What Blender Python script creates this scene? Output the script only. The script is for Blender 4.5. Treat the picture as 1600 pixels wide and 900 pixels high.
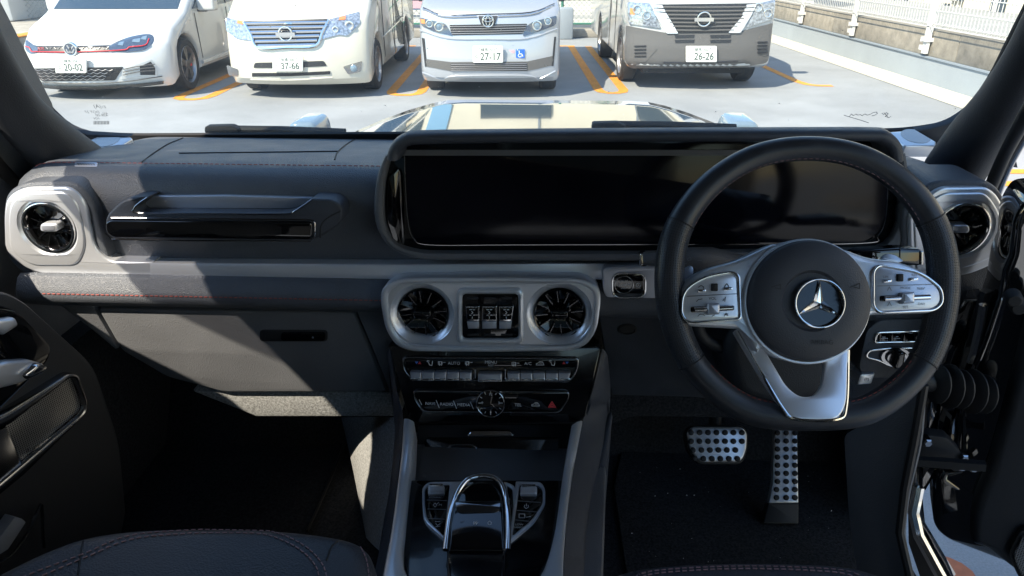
import bpy, bmesh, math, random
from mathutils import Vector, Matrix
random.seed(7)
R = math.radians
scene = bpy.context.scene
col = scene.collection
for o in list(bpy.data.objects): bpy.data.objects.remove(o, do_unlink=True)
# ---------------------------------------------------------------- camera, sky, sun, exposure
FPX = 1150.0                      # focal length in pixels of the 1600 px wide photograph
PITCH = R(24.5)
CAM = Vector((0, 0, 1.65))
cam_d = bpy.data.cameras.new('camera'); cam = bpy.data.objects.new('camera', cam_d); col.objects.link(cam)
cam.location = CAM; cam.rotation_euler = (math.pi/2 - PITCH, 0, 0)
cam_d.sensor_width = 36; cam_d.lens = FPX/1600*36; cam_d.clip_start = 0.02; cam_d.clip_end = 2000
scene.camera = cam
SUN = Vector((1.0, 1.0, -1.55)).normalized()       # direction the sunlight travels
elev = math.asin(-SUN.z); az = math.atan2(-SUN.x, -SUN.y)
w = bpy.data.worlds.new('World'); scene.world = w; w.use_nodes = True
nt = w.node_tree; sky = nt.nodes.new('ShaderNodeTexSky'); sky.sky_type = 'NISHITA'; sky.sun_disc = False
sky.air_density = 1.5; sky.dust_density = .1; sky.ozone_density = 4.0; sky.sun_elevation = elev; sky.sun_rotation = az
bg = nt.nodes['Background']; bg.inputs[1].default_value = 0.15
nt.links.new(sky.outputs[0], bg.inputs[0])
sl = bpy.data.lights.new('sun', 'SUN'); sl.energy = 5.0; sl.angle = R(0.53); sl.color = (1, .885, .72)
so = bpy.data.objects.new('sun', sl); col.objects.link(so); so.rotation_euler = SUN.to_track_quat('-Z', 'Y').to_euler()
so.location = (-8, -8, 14)
vs = scene.view_settings; vs.view_transform = 'Standard'; vs.look = 'None'; vs.exposure = 1.12; vs.gamma = 1
vs.use_curve_mapping = False
scene.render.engine = 'CYCLES'
scene.cycles.max_bounces = 10; scene.cycles.diffuse_bounces = 5; scene.cycles.glossy_bounces = 5; scene.cycles.transparent_max_bounces = 16
# ---------------------------------------------------------------- helpers
XF = Matrix.Identity(4); XFI = Matrix.Identity(4)
CAR = Matrix.Rotation(R(-2.7), 4, 'Z')            # our own car stands a little askew in its bay
def space(m):
    global XF, XFI
    XF = m.copy(); XFI = m.inverted()
cp, sp = math.cos(PITCH), math.sin(PITCH)
def ray(px, py):
    a = (px-800)/FPX; b = (450-py)/FPX
    return XFI.to_3x3() @ Vector((a, cp+b*sp, -sp+b*cp))
def W(px, py, Y): r = ray(px, py); return CAM + r*(Y/r.y)
def WZ(px, py, Z): r = ray(px, py); return CAM + r*((Z-CAM.z)/r.z)
def WX(px, py, X): r = ray(px, py); return CAM + r*(X/r.x)
class Fr:                                          # a flat working plane: origin, right, up, normal towards the viewer
    def __init__(s, o, tilt=0, yaw=0, roll=0):
        m = Matrix.Rotation(R(yaw), 3, 'Z'); t = R(tilt)
        s.o = Vector(o); s.n = m @ Vector((0, -math.cos(t), math.sin(t))); s.u = m @ Vector((1, 0, 0)); s.v = s.n.cross(s.u)
        if roll:
            q = Matrix.Rotation(R(roll), 3, s.n); s.u = q @ s.u; s.v = q @ s.v
        d = (XF.to_3x3() @ s.o) - CAM if False else (s.o - CAM)
        s.m = (XF.to_3x3() @ d).dot(Vector((0, cp, -sp)))/FPX
    def uv(s, px, py):
        r = ray(px, py); t = (s.o-CAM).dot(s.n)/r.dot(s.n); p = CAM + r*t - s.o
        return (p.dot(s.u), p.dot(s.v))
    def w(s, a, b, d=0): return s.o + s.u*a + s.v*b + s.n*d
    def P(s, px, py, d=0): a, b = s.uv(px, py); return s.w(a, b, d)
    def poly(s, pts, seg=5):
        return rnd([s.uv(p[0], p[1]) for p in pts], [(p[2]*s.m if len(p) > 2 else 0) for p in pts], seg)
    def rect(s, x0, y0, x1, y1, r=0, seg=5): return s.poly([(x0, y1, r), (x1, y1, r), (x1, y0, r), (x0, y0, r)], seg)
    def circ(s, px, py, rp, n=40, ry=None):
        a, b = s.uv(px, py); r = rp*s.m; ry = (ry or rp)*s.m
        return [(a+r*math.cos(i*2*math.pi/n), b+ry*math.sin(i*2*math.pi/n)) for i in range(n)]
def area(p): return sum(p[i-1][0]*p[i][1]-p[i][0]*p[i-1][1] for i in range(len(p)))/2
def ccw(p): return p if area(p) > 0 else p[::-1]
def rnd(pts, rad, seg=5):
    out = []; n = len(pts)
    for i in range(n):
        p = Vector(pts[i]); r = rad[i]
        if r <= 0: out.append(tuple(p)); continue
        a = Vector(pts[i-1])-p; b = Vector(pts[(i+1) % n])-p; la, lb = a.length, b.length
        if la < 1e-9 or lb < 1e-9: out.append(tuple(p)); continue
        a /= la; b /= lb; k = min(r, la*.48, lb*.48); p0 = p+a*k; p1 = p+b*k
        for j in range(seg+1):
            t = j/seg; q = p0*(1-t)**2+p*2*t*(1-t)+p1*t*t; out.append(tuple(q))
    return out
def inset(p, d):
    n = len(p); out = []
    for i in range(n):
        a = Vector(p[i])-Vector(p[i-1]); b = Vector(p[(i+1) % n])-Vector(p[i])
        if a.length < 1e-9: a = b
        if b.length < 1e-9: b = a
        a = a.normalized(); b = b.normalized()
        na = Vector((-a.y, a.x)); nb = Vector((-b.y, b.x)); m = na+nb
        if m.length < 1e-6: m = na
        m.normalize(); c = max(.35, m.dot(na)); q = Vector(p[i])+m*(d/c); out.append(tuple(q))
    return out
def resample(p, n, closed=True):
    q = list(p)+([p[0]] if closed else [])
    L = [0]
    for i in range(1, len(q)): L.append(L[-1]+(Vector(q[i])-Vector(q[i-1])).length)
    out = []; j = 0
    for i in range(n):
        t = L[-1]*i/(n if closed else n-1)
        while j < len(L)-2 and L[j+1] < t: j += 1
        k = (t-L[j])/max(1e-9, L[j+1]-L[j]); out.append(tuple(Vector(q[j]).lerp(Vector(q[j+1]), k)))
    return out
def spline(pts, n=8, closed=False):
    pts = [Vector(p) for p in pts]; N = len(pts); out = []
    rng = range(N if closed else N-1)
    for i in rng:
        p1, p2 = pts[i], pts[(i+1) % N]
        p0 = pts[i-1] if (closed or i > 0) else p1*2-p2
        p3 = pts[(i+2) % N] if (closed or i+2 < N) else p2*2-p1
        for j in range(n):
            t = j/n
            out.append(.5*((2*p1)+(p2-p0)*t+(2*p0-5*p1+4*p2-p3)*t*t+(3*p1-p0-3*p2+p3)*t**3))
    if not closed: out.append(pts[-1])
    return out
def wm(o):
    m = o.get('_t')
    return Matrix.Translation(Vector(m)) if m else Matrix.Identity(4)
ROOTPOS = {}
def attach(o, parent):
    if parent is not None:
        o.parent = parent
        o.matrix_parent_inverse = ROOTPOS.get(parent.name, Matrix.Identity(4)).inverted()
def mk(name, V, F, mat, parent=None, smooth=40, fix=True, local=False, uvf=None):
    me = bpy.data.meshes.new(name)
    me.from_pydata([tuple(v) if local else tuple(XF @ Vector(v)) for v in V], [], F)
    if fix:
        bm = bmesh.new(); bm.from_mesh(me); bmesh.ops.recalc_face_normals(bm, faces=bm.faces)
        ng = [f for f in bm.faces if len(f.verts) > 4]
        if ng: bmesh.ops.triangulate(bm, faces=ng, ngon_method='EAR_CLIP')
        bm.to_mesh(me); bm.free()
    if uvf is not None:
        ul = me.uv_layers.new(name='UVMap'); xi = XFI
        for lp in me.loops:
            d = (xi @ me.vertices[lp.vertex_index].co)-uvf.o; ul.data[lp.index].uv = (d.dot(uvf.u), d.dot(uvf.v))
    if smooth:
        me.shade_smooth(); me.set_sharp_from_angle(angle=R(smooth))
    me.materials.append(M[mat] if isinstance(mat, str) else mat)
    o = bpy.data.objects.new(name, me); col.objects.link(o); attach(o, parent)
    return o
def tag(o, label=None, cat=None, group=None, kind=None):
    if label: o['label'] = label
    if cat: o['category'] = cat
    if group: o['group'] = group
    if kind: o['kind'] = kind
    return o
def thing(name, label, cat, loc, group=None):
    o = bpy.data.objects.new(name, None); col.objects.link(o); o.empty_display_size = .05
    p = XF @ Vector(loc); o.location = p; ROOTPOS[o.name] = Matrix.Translation(p)
    return tag(o, label, cat, group)
class Acc:                                         # collects several pieces of ONE part into one mesh
    def __init__(s): s.V = []; s.F = []
    def add(s, V, F): k = len(s.V); s.V += list(V); s.F += [tuple(i+k for i in f) for f in F]; return s
    def mk(s, name, mat, parent=None, **k): return mk(name, s.V, s.F, mat, parent, **k)
def skin(loops, closed=True, cap0=False, cap1=False, wrap=False):
    n = len(loops[0]); V = [p for l in loops for p in l]; F = []
    m = len(loops)
    for i in range(m if wrap else m-1):
        a, b = i*n, ((i+1) % m)*n
        for j in range(n if closed else n-1):
            k = (j+1) % n; F.append((a+j, a+k, b+k, b+j))
    if cap0: F.append(tuple(range(n))[::-1])
    if cap1: F.append(tuple(range((m-1)*n, m*n)))
    return V, F
def tess(polys):
    from mathutils.geometry import tessellate_polygon
    return [tuple(t) for t in tessellate_polygon([[Vector((a, b, 0)) for a, b in q] for q in polys])]
def plateVF(fr, pts, d0, d1, bev=.0015, segs=2, dome=0):
    pts = ccw(pts); L = [[fr.w(a, b, d0) for a, b in pts], [fr.w(a, b, d1-bev) for a, b in pts]]
    for k in range(1, segs+1):
        t = k/segs*math.pi/2; q = inset(pts, bev*(1-math.cos(t))); L.append([fr.w(a, b, d1-bev+bev*math.sin(t)) for a, b in q])
    if dome:
        cx = sum(a for a, b in q)/len(q); cy = sum(b for a, b in q)/len(q)
        for k in range(1, 7):
            s = 1-k/7; L.append([fr.w(cx+(a-cx)*s, cy+(b-cy)*s, d1+dome*(1-s*s)) for a, b in q])
    V, F = skin(L, True); n = len(pts); T = tess([pts])
    return V, F+[t[::-1] for t in T]+[tuple(i+len(V)-n for i in t) for t in T]
def plate(name, fr, pts, d0, d1, mat, parent=None, bev=.0015, segs=2, dome=0, **k):
    V, F = plateVF(fr, pts, d0, d1, bev, segs, dome); return mk(name, V, F, mat, parent, uvf=fr, **k)
def holesVF(fr, outer, holes, d0, d1, bev=.002, segs=2, hb=.001, hd=None):
    pts = ccw(outer); hd = d0 if hd is None else hd
    L = [[fr.w(a, b, d0) for a, b in pts], [fr.w(a, b, d1-bev) for a, b in pts]]; q = pts
    for k in range(1, segs+1):
        t = k/segs*math.pi/2; q = inset(pts, bev*(1-math.cos(t))); L.append([fr.w(a, b, d1-bev+bev*math.sin(t)) for a, b in q])
    A = Acc(); V, F = skin(L, True); A.add(V, F); base = len(V)-len(q); idx = list(range(base, base+len(q))); polys = [pts]
    for h in holes:
        h = ccw(h); o = inset(h, -hb); k = len(A.V); n = len(h)
        V, F = skin([[fr.w(a, b, d1) for a, b in o], [fr.w(a, b, d1-hb) for a, b in h], [fr.w(a, b, hd) for a, b in h]], True); A.add(V, F)
        idx += list(range(k, k+n)); polys.append(h)
    A.F += [tuple(idx[i] for i in t) for t in tess(polys)]
    return A.V, A.F
def plate_holes(name, fr, outer, holes, d0, d1, mat, parent=None, bev=.002, segs=2, hb=.001, hd=None, **k):
    V, F = holesVF(fr, outer, holes, d0, d1, bev, segs, hb, hd); return mk(name, V, F, mat, parent, uvf=fr, **k)
def align(o, i, n):
    o = resample(ccw(o), n); i = resample(ccw(i), n)
    best = min(range(n), key=lambda k: sum((Vector(o[j])-Vector(i[(j+k) % n])).length for j in range(0, n, max(1, n//12))))
    return o, i[best:]+i[:best]
def ringVF(fr, outer, inner, d0, d1, bev=.0015, n=72, di=None, drop=None):
    o, i = align(outer, inner, n); di = d1 if di is None else di; drop = d0 if drop is None else drop
    L = [[fr.w(a, b, d0) for a, b in o], [fr.w(a, b, d1-bev) for a, b in o], [fr.w(a, b, d1-bev*.3) for a, b in inset(o, bev*.3)], [fr.w(a, b, d1) for a, b in inset(o, bev)],
         [fr.w(a, b, di) for a, b in inset(i, -bev)], [fr.w(a, b, di-bev*.3) for a, b in inset(i, -bev*.3)], [fr.w(a, b, di-bev) for a, b in i], [fr.w(a, b, drop) for a, b in i]]
    return skin(L, True, wrap=True)
def ring(name, fr, outer, inner, d0, d1, mat, parent=None, bev=.0015, n=72, di=None, drop=None, **k):
    V, F = ringVF(fr, outer, inner, d0, d1, bev, n, di, drop); return mk(name, V, F, mat, parent, **k)
def tubeVF(path, rad, n=10, closed=False, sx=1, sy=1, up=None):
    P = [Vector(p) for p in path]; N = len(P); L = []; prev = None
    for i in range(N):
        t = (P[(i+1) % N]-P[i-1]) if closed or 0 < i < N-1 else (P[1]-P[0] if i == 0 else P[-1]-P[-2])
        if t.length < 1e-9: t = Vector((0, 0, 1))
        t.normalize()
        if up is not None: s = t.cross(Vector(up))
        elif prev is None: s = t.orthogonal()
        else: s = prev-t*prev.dot(t)
        s.normalize(); prev = s; b = t.cross(s); r = rad[i] if isinstance(rad, (list, tuple)) else rad
        L.append([P[i]+s*(math.cos(k*2*math.pi/n)*r*sx)+b*(math.sin(k*2*math.pi/n)*r*sy) for k in range(n)])
    return skin(L, True, not closed, not closed, wrap=closed)
def tube(name, path, rad, mat, parent=None, n=10, closed=False, sx=1, sy=1, up=None, **k):
    V, F = tubeVF(path, rad, n, closed, sx, sy, up); return mk(name, V, F, mat, parent, **k)
def latheVF(fr, c, prof, n=40, ell=1):
    L = [[fr.w(c[0]+r*math.cos(i*2*math.pi/n), c[1]+ell*r*math.sin(i*2*math.pi/n), d) for i in range(n)] for r, d in prof]
    return skin(L, True, True, True)
def lathe(name, fr, c, prof, mat, parent=None, n=40, ell=1, **k):
    V, F = latheVF(fr, c, prof, n, ell); return mk(name, V, F, mat, parent, uvf=fr, **k)
def boxVF(x0, x1, y0, y1, z0, z1):
    V = [(x, y, z) for x in (x0, x1) for y in (y0, y1) for z in (z0, z1)]
    return V, [(0, 1, 3, 2), (4, 6, 7, 5), (0, 4, 5, 1), (2, 3, 7, 6), (0, 2, 6, 4), (1, 5, 7, 3)]
def box(name, x0, x1, y0, y1, z0, z1, mat, parent=None, bev=0, **k):
    V, F = boxVF(x0, x1, y0, y1, z0, z1)
    o = mk(name, V, F, mat, parent, **k)
    if bev:
        bm = bmesh.new(); bm.from_mesh(o.data); bmesh.ops.bevel(bm, geom=list(bm.edges), offset=bev, segments=2, affect='EDGES', profile=.5)
        bm.to_mesh(o.data); bm.free(); o.data.shade_smooth(); o.data.set_sharp_from_angle(angle=R(40))
    return o
def textVF(s, size, align='CENTER', sx=1, shear=0, bold=0):
    c = bpy.data.curves.new('lettering', 'FONT'); c.body = s; c.size = size; c.align_x = align; c.align_y = 'CENTER'; c.resolution_u = 3; c.offset = size*bold; c.shear = shear
    o = bpy.data.objects.new('lettering', c); col.objects.link(o); bpy.context.view_layer.update()
    me = bpy.data.meshes.new_from_object(o.evaluated_get(bpy.context.evaluated_depsgraph_get()))
    V = [(v.co.x*sx, v.co.y) for v in me.vertices]; F = [tuple(p.vertices) for p in me.polygons]
    bpy.data.objects.remove(o); bpy.data.curves.remove(c); bpy.data.meshes.remove(me)
    return V, F
def text(name, s, fr, px, py, hpx, mat, parent, d=.0006, align='CENTER', sx=1, bold=0, shear=0, flip=1, rot=0):
    a, b = fr.uv(px, py); V, F = textVF(s, hpx*fr.m*1.38, align, sx, shear, bold); cr, sr = math.cos(R(rot)), math.sin(R(rot))
    return mk(name, [fr.w(a+flip*(x*cr-y*sr), b+x*sr+y*cr, d) for x, y in V], F, mat, parent, smooth=0, fix=False)
def lines(name, fr, segs, wpx, mat, parent, d=.0006):  # flat printed strokes: polylines in pixels
    A = Acc(); h = wpx*fr.m/2
    for s in segs:
        q = [Vector(fr.uv(*p[:2])) for p in s]
        for i in range(len(q)-1):
            t = q[i+1]-q[i]
            if t.length < 1e-9: continue
            t.normalize(); m = Vector((-t.y, t.x))*h; e = t*h*.5
            A.add([fr.w(*(q[i]-m-e), d), fr.w(*(q[i+1]-m+e), d), fr.w(*(q[i+1]+m+e), d), fr.w(*(q[i]+m-e), d)], [(0, 1, 2, 3)])
    return A.mk(name, mat, parent, smooth=0, fix=False)
def stitches(name, path, mat, parent, ln=.0045, gap=.0025, rad=.0007):
    P = [Vector(p) for p in path]; A = Acc(); L = [0]
    for i in range(1, len(P)): L.append(L[-1]+(P[i]-P[i-1]).length)
    def at(t):
        for i in range(1, len(P)):
            if L[i] >= t: return P[i-1].lerp(P[i], (t-L[i-1])/max(1e-9, L[i]-L[i-1]))
        return P[-1]
    t = 0
    while t+ln < L[-1]:
        A.add(*tubeVF([at(t), at(t+ln/2)+Vector((0, -.0003, .0003)), at(t+ln)], rad, 4)); t += ln+gap
    return tag(A.mk(name, mat, parent), kind='stuff')
def copies(src, parent, mats):                      # alike pieces share one mesh
    out = []
    for m in mats:
        o = bpy.data.objects.new(src.name.split('.')[0], src); col.objects.link(o); attach(o, parent)
        o.matrix_basis = XF @ m; out.append(o)
    return out
def on_mesh(ob, pts, off=.0008):                     # points on a built surface, found by looking along the given directions
    from mathutils.bvhtree import BVHTree
    t = BVHTree.FromPolygons([XFI @ v.co for v in ob.data.vertices], [tuple(f.vertices) for f in ob.data.polygons]); out = []
    for px, py in pts:
        h = t.ray_cast(CAM, ray(px, py).normalized())
        if h[0] is not None: out.append(h[0]+(h[1] if h[1].dot(ray(px, py)) < 0 else -h[1])*off)
    return out
# ---------------------------------------------------------------- materials
M = {}
def mat(name, base, rough=.5, metal=0, coat=0, bump=0, bscale=200, var=0, vscale=8, spec=.5, btype='noise', trans=0, emit=None, aniso=0, stretch=None, ior=1.5, dirt=0):
    m = bpy.data.materials.new(name); m.use_nodes = True; n = m.node_tree.nodes; l = m.node_tree.links; p = n['Principled BSDF']
    p.inputs['Base Color'].default_value = (*base, 1); p.inputs['Roughness'].default_value = rough; p.inputs['Metallic'].default_value = metal
    p.inputs['Coat Weight'].default_value = coat; p.inputs['Coat Roughness'].default_value = .02; p.inputs['Specular IOR Level'].default_value = spec
    p.inputs['IOR'].default_value = ior; p.inputs['Transmission Weight'].default_value = trans
    tc = n.new('ShaderNodeTexCoord'); src = tc.outputs['Object']
    if stretch:
        mp = n.new('ShaderNodeMapping'); mp.inputs['Scale'].default_value = stretch; l.new(src, mp.inputs[0]); src = mp.outputs[0]
    if var:
        t = n.new('ShaderNodeTexNoise'); t.inputs['Scale'].default_value = vscale; t.inputs['Detail'].default_value = 6; l.new(src, t.inputs[0])
        r = n.new('ShaderNodeMapRange'); r.inputs[1].default_value = .3; r.inputs[2].default_value = .7; r.inputs[3].default_value = 1-var; r.inputs[4].default_value = 1+var; l.new(t.outputs[0], r.inputs[0])
        mx = n.new('ShaderNodeVectorMath'); mx.operation = 'SCALE'; mx.inputs[0].default_value = base; l.new(r.outputs[0], mx.inputs['Scale']); l.new(mx.outputs[0], p.inputs['Base Color'])
        r2 = n.new('ShaderNodeMapRange'); r2.inputs[1].default_value = .3; r2.inputs[2].default_value = .7; r2.inputs[3].default_value = max(0, rough-.06); r2.inputs[4].default_value = min(1, rough+.08); l.new(t.outputs[0], r2.inputs[0]); l.new(r2.outputs[0], p.inputs['Roughness'])
    if bump:
        if btype == 'noise':
            t = n.new('ShaderNodeTexNoise'); t.inputs['Scale'].default_value = bscale; t.inputs['Detail'].default_value = 3; l.new(src, t.inputs[0]); h = t.outputs[0]
        else:
            t = n.new('ShaderNodeTexVoronoi'); t.inputs['Scale'].default_value = bscale; l.new(src, t.inputs[0]); h = t.outputs['Distance']
        b = n.new('ShaderNodeBump'); b.inputs['Strength'].default_value = bump; b.inputs['Distance'].default_value = .002; l.new(h, b.inputs['Height']); l.new(b.outputs[0], p.inputs['Normal'])
    if emit:
        p.inputs['Emission Color'].default_value = (*emit[0], 1); p.inputs['Emission Strength'].default_value = emit[1]
    M[name] = m; return m
def dots(name, base, hole, scale, rough, lim=.28, metal=0):   # perforated: a grid of small punched holes
    m = mat(name, base, rough, metal); n = m.node_tree.nodes; l = m.node_tree.links; p = n['Principled BSDF']
    tc = n['Texture Coordinate']; v = n.new('ShaderNodeTexVoronoi'); v.inputs['Scale'].default_value = scale; v.inputs['Randomness'].default_value = .12; v.voronoi_dimensions = '2D'; l.new(tc.outputs['UV'], v.inputs['Vector'])
    r = n.new('ShaderNodeMapRange'); r.inputs[1].default_value = lim-.08; r.inputs[2].default_value = lim+.04; l.new(v.outputs['Distance'], r.inputs[0])
    mx = n.new('ShaderNodeMix'); mx.data_type = 'RGBA'; mx.inputs[6].default_value = (*hole, 1); mx.inputs[7].default_value = (*base, 1); l.new(r.outputs[0], mx.inputs[0]); l.new(mx.outputs[2], p.inputs['Base Color'])
    b = n.new('ShaderNodeBump'); b.inputs['Strength'].default_value = .8; b.inputs['Distance'].default_value = .001; l.new(r.outputs[0], b.inputs['Height']); l.new(b.outputs[0], p.inputs['Normal'])
    return m
def glass(name, tint, refl=1.45, haze=0):
    m = bpy.data.materials.new(name); m.use_nodes = True; n = m.node_tree.nodes; l = m.node_tree.links; n.remove(n['Principled BSDF'])
    t = n.new('ShaderNodeBsdfTransparent'); t.inputs[0].default_value = (*tint, 1); g = n.new('ShaderNodeBsdfGlossy'); g.inputs['Roughness'].default_value = .02
    lw = n.new('ShaderNodeLayerWeight'); pw = n.new('ShaderNodeMath'); pw.operation = 'POWER'; pw.inputs[1].default_value = 5; l.new(lw.outputs['Facing'], pw.inputs[0]); lw.inputs[0].default_value = .5
    f = n.new('ShaderNodeMath'); f.operation = 'MULTIPLY_ADD'; f.inputs[1].default_value = .7; f.inputs[2].default_value = .02; l.new(pw.outputs[0], f.inputs[0]); mx = n.new('ShaderNodeMixShader'); l.new(f.outputs[0], mx.inputs[0]); l.new(t.outputs[0], mx.inputs[1]); l.new(g.outputs[0], mx.inputs[2])
    out = mx.outputs[0]
    if haze:
        d = n.new('ShaderNodeBsdfTranslucent'); d.inputs[0].default_value = (.9, .9, .88, 1); m2 = n.new('ShaderNodeMixShader')
        tc = n.new('ShaderNodeTexCoord'); q = n.new('ShaderNodeTexNoise'); q.inputs['Scale'].default_value = 9; q.inputs['Detail'].default_value = 8; l.new(tc.outputs['Object'], q.inputs[0])
        r = n.new('ShaderNodeMapRange'); r.inputs[1].default_value = .35; r.inputs[2].default_value = .75; r.inputs[3].default_value = haze*.6; r.inputs[4].default_value = haze*1.6; l.new(q.outputs[0], r.inputs[0])
        l.new(r.outputs[0], m2.inputs[0]); l.new(out, m2.inputs[1]); l.new(d.outputs[0], m2.inputs[2]); out = m2.outputs[0]
    l.new(out, n['Material Output'].inputs[0]); M[name] = m
mat('leather', (.050, .057, .072), .42, bump=.25, bscale=700, btype='voronoi', var=.12, vscale=30)
mat('pad', (.090, .100, .118), .44, bump=.38, bscale=620, btype='voronoi', var=.1, vscale=20)
mat('soft_plastic', (.125, .130, .140), .5, bump=.32, bscale=620, btype='voronoi', var=.08, vscale=14)
mat('rim_leather', (.030, .033, .040), .34, bump=.10, bscale=800, btype='voronoi', var=.12, vscale=40)
dots('perforated', (.034, .038, .046), (.001, .001, .001), 320, .36, .27)
mat('silver', (.80, .83, .88), .30, metal=.62)
mat('silver_dull', (.58, .61, .68), .36, metal=.7)
mat('chrome', (.80, .80, .80), .09, metal=1)
mat('chrome_dark', (.38, .38, .39), .2, metal=1)
mat('gloss_black', (.004, .004, .0045), .05, coat=.6)
mat('piano', (.006, .006, .007), .14, coat=.35, var=.4, vscale=18)
mat('screen', (.002, .0025, .006), .12, spec=.28, var=.3, vscale=7)
mat('matte_black', (.014, .014, .015), .7)
mat('rubber', (.010, .010, .011), .55, bump=.1, bscale=300)
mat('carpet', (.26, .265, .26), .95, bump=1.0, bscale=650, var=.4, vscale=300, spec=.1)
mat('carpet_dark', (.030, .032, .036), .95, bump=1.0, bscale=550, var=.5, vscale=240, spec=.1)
mat('red_thread', (.42, .10, .08), .7)
mat('grey_thread', (.30, .19, .20), .7)
mat('hub_plastic', (.045, .049, .060), .5, bump=.12, bscale=700, btype='voronoi')
mat('pillar_cloth', (.030, .034, .043), .6, bump=.3, bscale=500)
mat('door_trim', (.015, .017, .021), .55, bump=.2, bscale=700, btype='voronoi')
mat('print_light', (.72, .73, .76), .5)
mat('print_dim', (.22, .23, .25), .5)
mat('print_red', (.65, .06, .07), .5)
mat('print_blue', (.08, .2, .6), .5)
mat('print_dark', (.02, .02, .022), .5)
dots('speaker_mesh', (.36, .35, .34), (.006, .006, .006), 330, .35, .33, metal=.8)
dots('speaker_top', (.55, .55, .56), (.02, .02, .02), 420, .3, .20, metal=.9)
mat('car_black', (.006, .006, .007), .05, coat=1, ior=2.1)
mat('headliner', (.05, .05, .05), .9)
mat('seat_leather', (.040, .043, .052), .42, bump=.3, bscale=420, btype='voronoi', var=.1, vscale=12)
mat('pedal_steel', (.80, .82, .85), .30, metal=.6)
mat('lamp_clear', (.15, .21, .27), .08, coat=1, spec=.6)
mat('touch_glass', (.01, .012, .016), .06, coat=1, ior=2.6)
glass('windshield_glass', (.95, .97, .96), 1.45, .02)
glass('smoked_glass', (.55, .55, .57), 1.45)
glass('tinted_glass', (.16, .17, .18), 1.45)
glass('clear_glass', (.85, .87, .88), 1.45)
# ---------------------------------------------------------------- the rooftop car park around us
def ground_mat(name, base, rough, scale, amt, stain):
    m = mat(name, base, rough, bump=.25, bscale=140, spec=.3); n = m.node_tree.nodes; l = m.node_tree.links; p = n['Principled BSDF']
    tc = n['Texture Coordinate']; a = n.new('ShaderNodeTexNoise'); a.inputs['Scale'].default_value = scale; a.inputs['Detail'].default_value = 9; a.inputs['Roughness'].default_value = .65
    b = n.new('ShaderNodeTexNoise'); b.inputs['Scale'].default_value = .45; b.inputs['Detail'].default_value = 7; b.inputs['Distortion'].default_value = .6
    g = n.new('ShaderNodeTexNoise'); g.inputs['Scale'].default_value = 160; g.inputs['Detail'].default_value = 2
    for t in (a, b, g): l.new(tc.outputs['Object'], t.inputs[0])
    r = n.new('ShaderNodeMapRange'); r.inputs[1].default_value = .3; r.inputs[2].default_value = .7; r.inputs[3].default_value = 1-amt; r.inputs[4].default_value = 1+amt; l.new(a.outputs[0], r.inputs[0])
    r2 = n.new('ShaderNodeMapRange'); r2.inputs[1].default_value = .38; r2.inputs[2].default_value = .62; r2.inputs[3].default_value = 1-stain; r2.inputs[4].default_value = 1; l.new(b.outputs[0], r2.inputs[0])
    r3 = n.new('ShaderNodeMapRange'); r3.inputs[1].default_value = .3; r3.inputs[2].default_value = .7; r3.inputs[3].default_value = .86; r3.inputs[4].default_value = 1.1; l.new(g.outputs[0], r3.inputs[0])
    k = n.new('ShaderNodeMath'); k.operation = 'MULTIPLY'; l.new(r.outputs[0], k.inputs[0]); l.new(r2.outputs[0], k.inputs[1])
    k2 = n.new('ShaderNodeMath'); k2.operation = 'MULTIPLY'; l.new(k.outputs[0], k2.inputs[0]); l.new(r3.outputs[0], k2.inputs[1])
    v = n.new('ShaderNodeVectorMath'); v.operation = 'SCALE'; v.inputs[0].default_value = base; l.new(k2.outputs[0], v.inputs['Scale']); l.new(v.outputs[0], p.inputs['Base Color'])
    return m
ground_mat('deck', (.295, .308, .318), .8, 1.6, .10, .16)
ground_mat('deck_wall', (.35, .385, .41), .75, 2.5, .05, .08)
ground_mat('cove', (.46, .44, .37), .8, 3, .05, .05)
ground_mat('raw_concrete', (.34, .305, .25), .9, 7, .30, .35)
ground_mat('kerb_concrete', (.40, .37, .32), .9, 5, .2, .25)
ground_mat('orange_paint', (.80, .32, .045), .7, 9, .22, .25)
mat('red_paint', (.42, .13, .06), .8, var=.15, vscale=40)
mat('white_steel', (.62, .61, .58), .45)
mat('green_steel', (.04, .17, .12), .5)
mat('wire_grey', (.30, .33, .32), .5)
mat('cream_wall', (.72, .67, .55), .9, var=.06, vscale=.6)
mat('cream_rib', (.66, .61, .50), .85)
mat('window_dark', (.05, .07, .09), .12)
mat('pink_sign', (.62, .36, .40), .6)
mat('grey_box', (.25, .29, .33), .6)
mat('blue_panel', (.22, .42, .62), .6)
mat('pale_grey', (.5, .52, .53), .8, var=.05, vscale=2)
space(Matrix.Identity(4))
g = mk('parking_deck', [(-300, -300, 0), (300, -300, 0), (300, 300, 0), (-300, 300, 0)], [(0, 1, 2, 3)], 'deck', smooth=0, fix=False)
tag(g, 'pale grey painted rooftop parking deck', None, None, 'structure')
def strip(name, path, wd, z=.004, m='orange_paint'):
    P = [Vector((p[0], p[1])) for p in path]; V = []; F = []
    for i, p in enumerate(P):
        t = (P[min(i+1, len(P)-1)]-P[max(i-1, 0)]).normalized(); q = Vector((-t.y, t.x))*wd/2
        V += [(p.x+q.x, p.y+q.y, z), (p.x-q.x, p.y-q.y, z)]
    for i in range(len(P)-1): F.append((2*i, 2*i+1, 2*i+3, 2*i+2))
    o = mk(name, V, F, m, g, smooth=0, fix=False); return o
def gx(px, py): p = WZ(px, py, 0); return (p.x, p.y)
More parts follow.
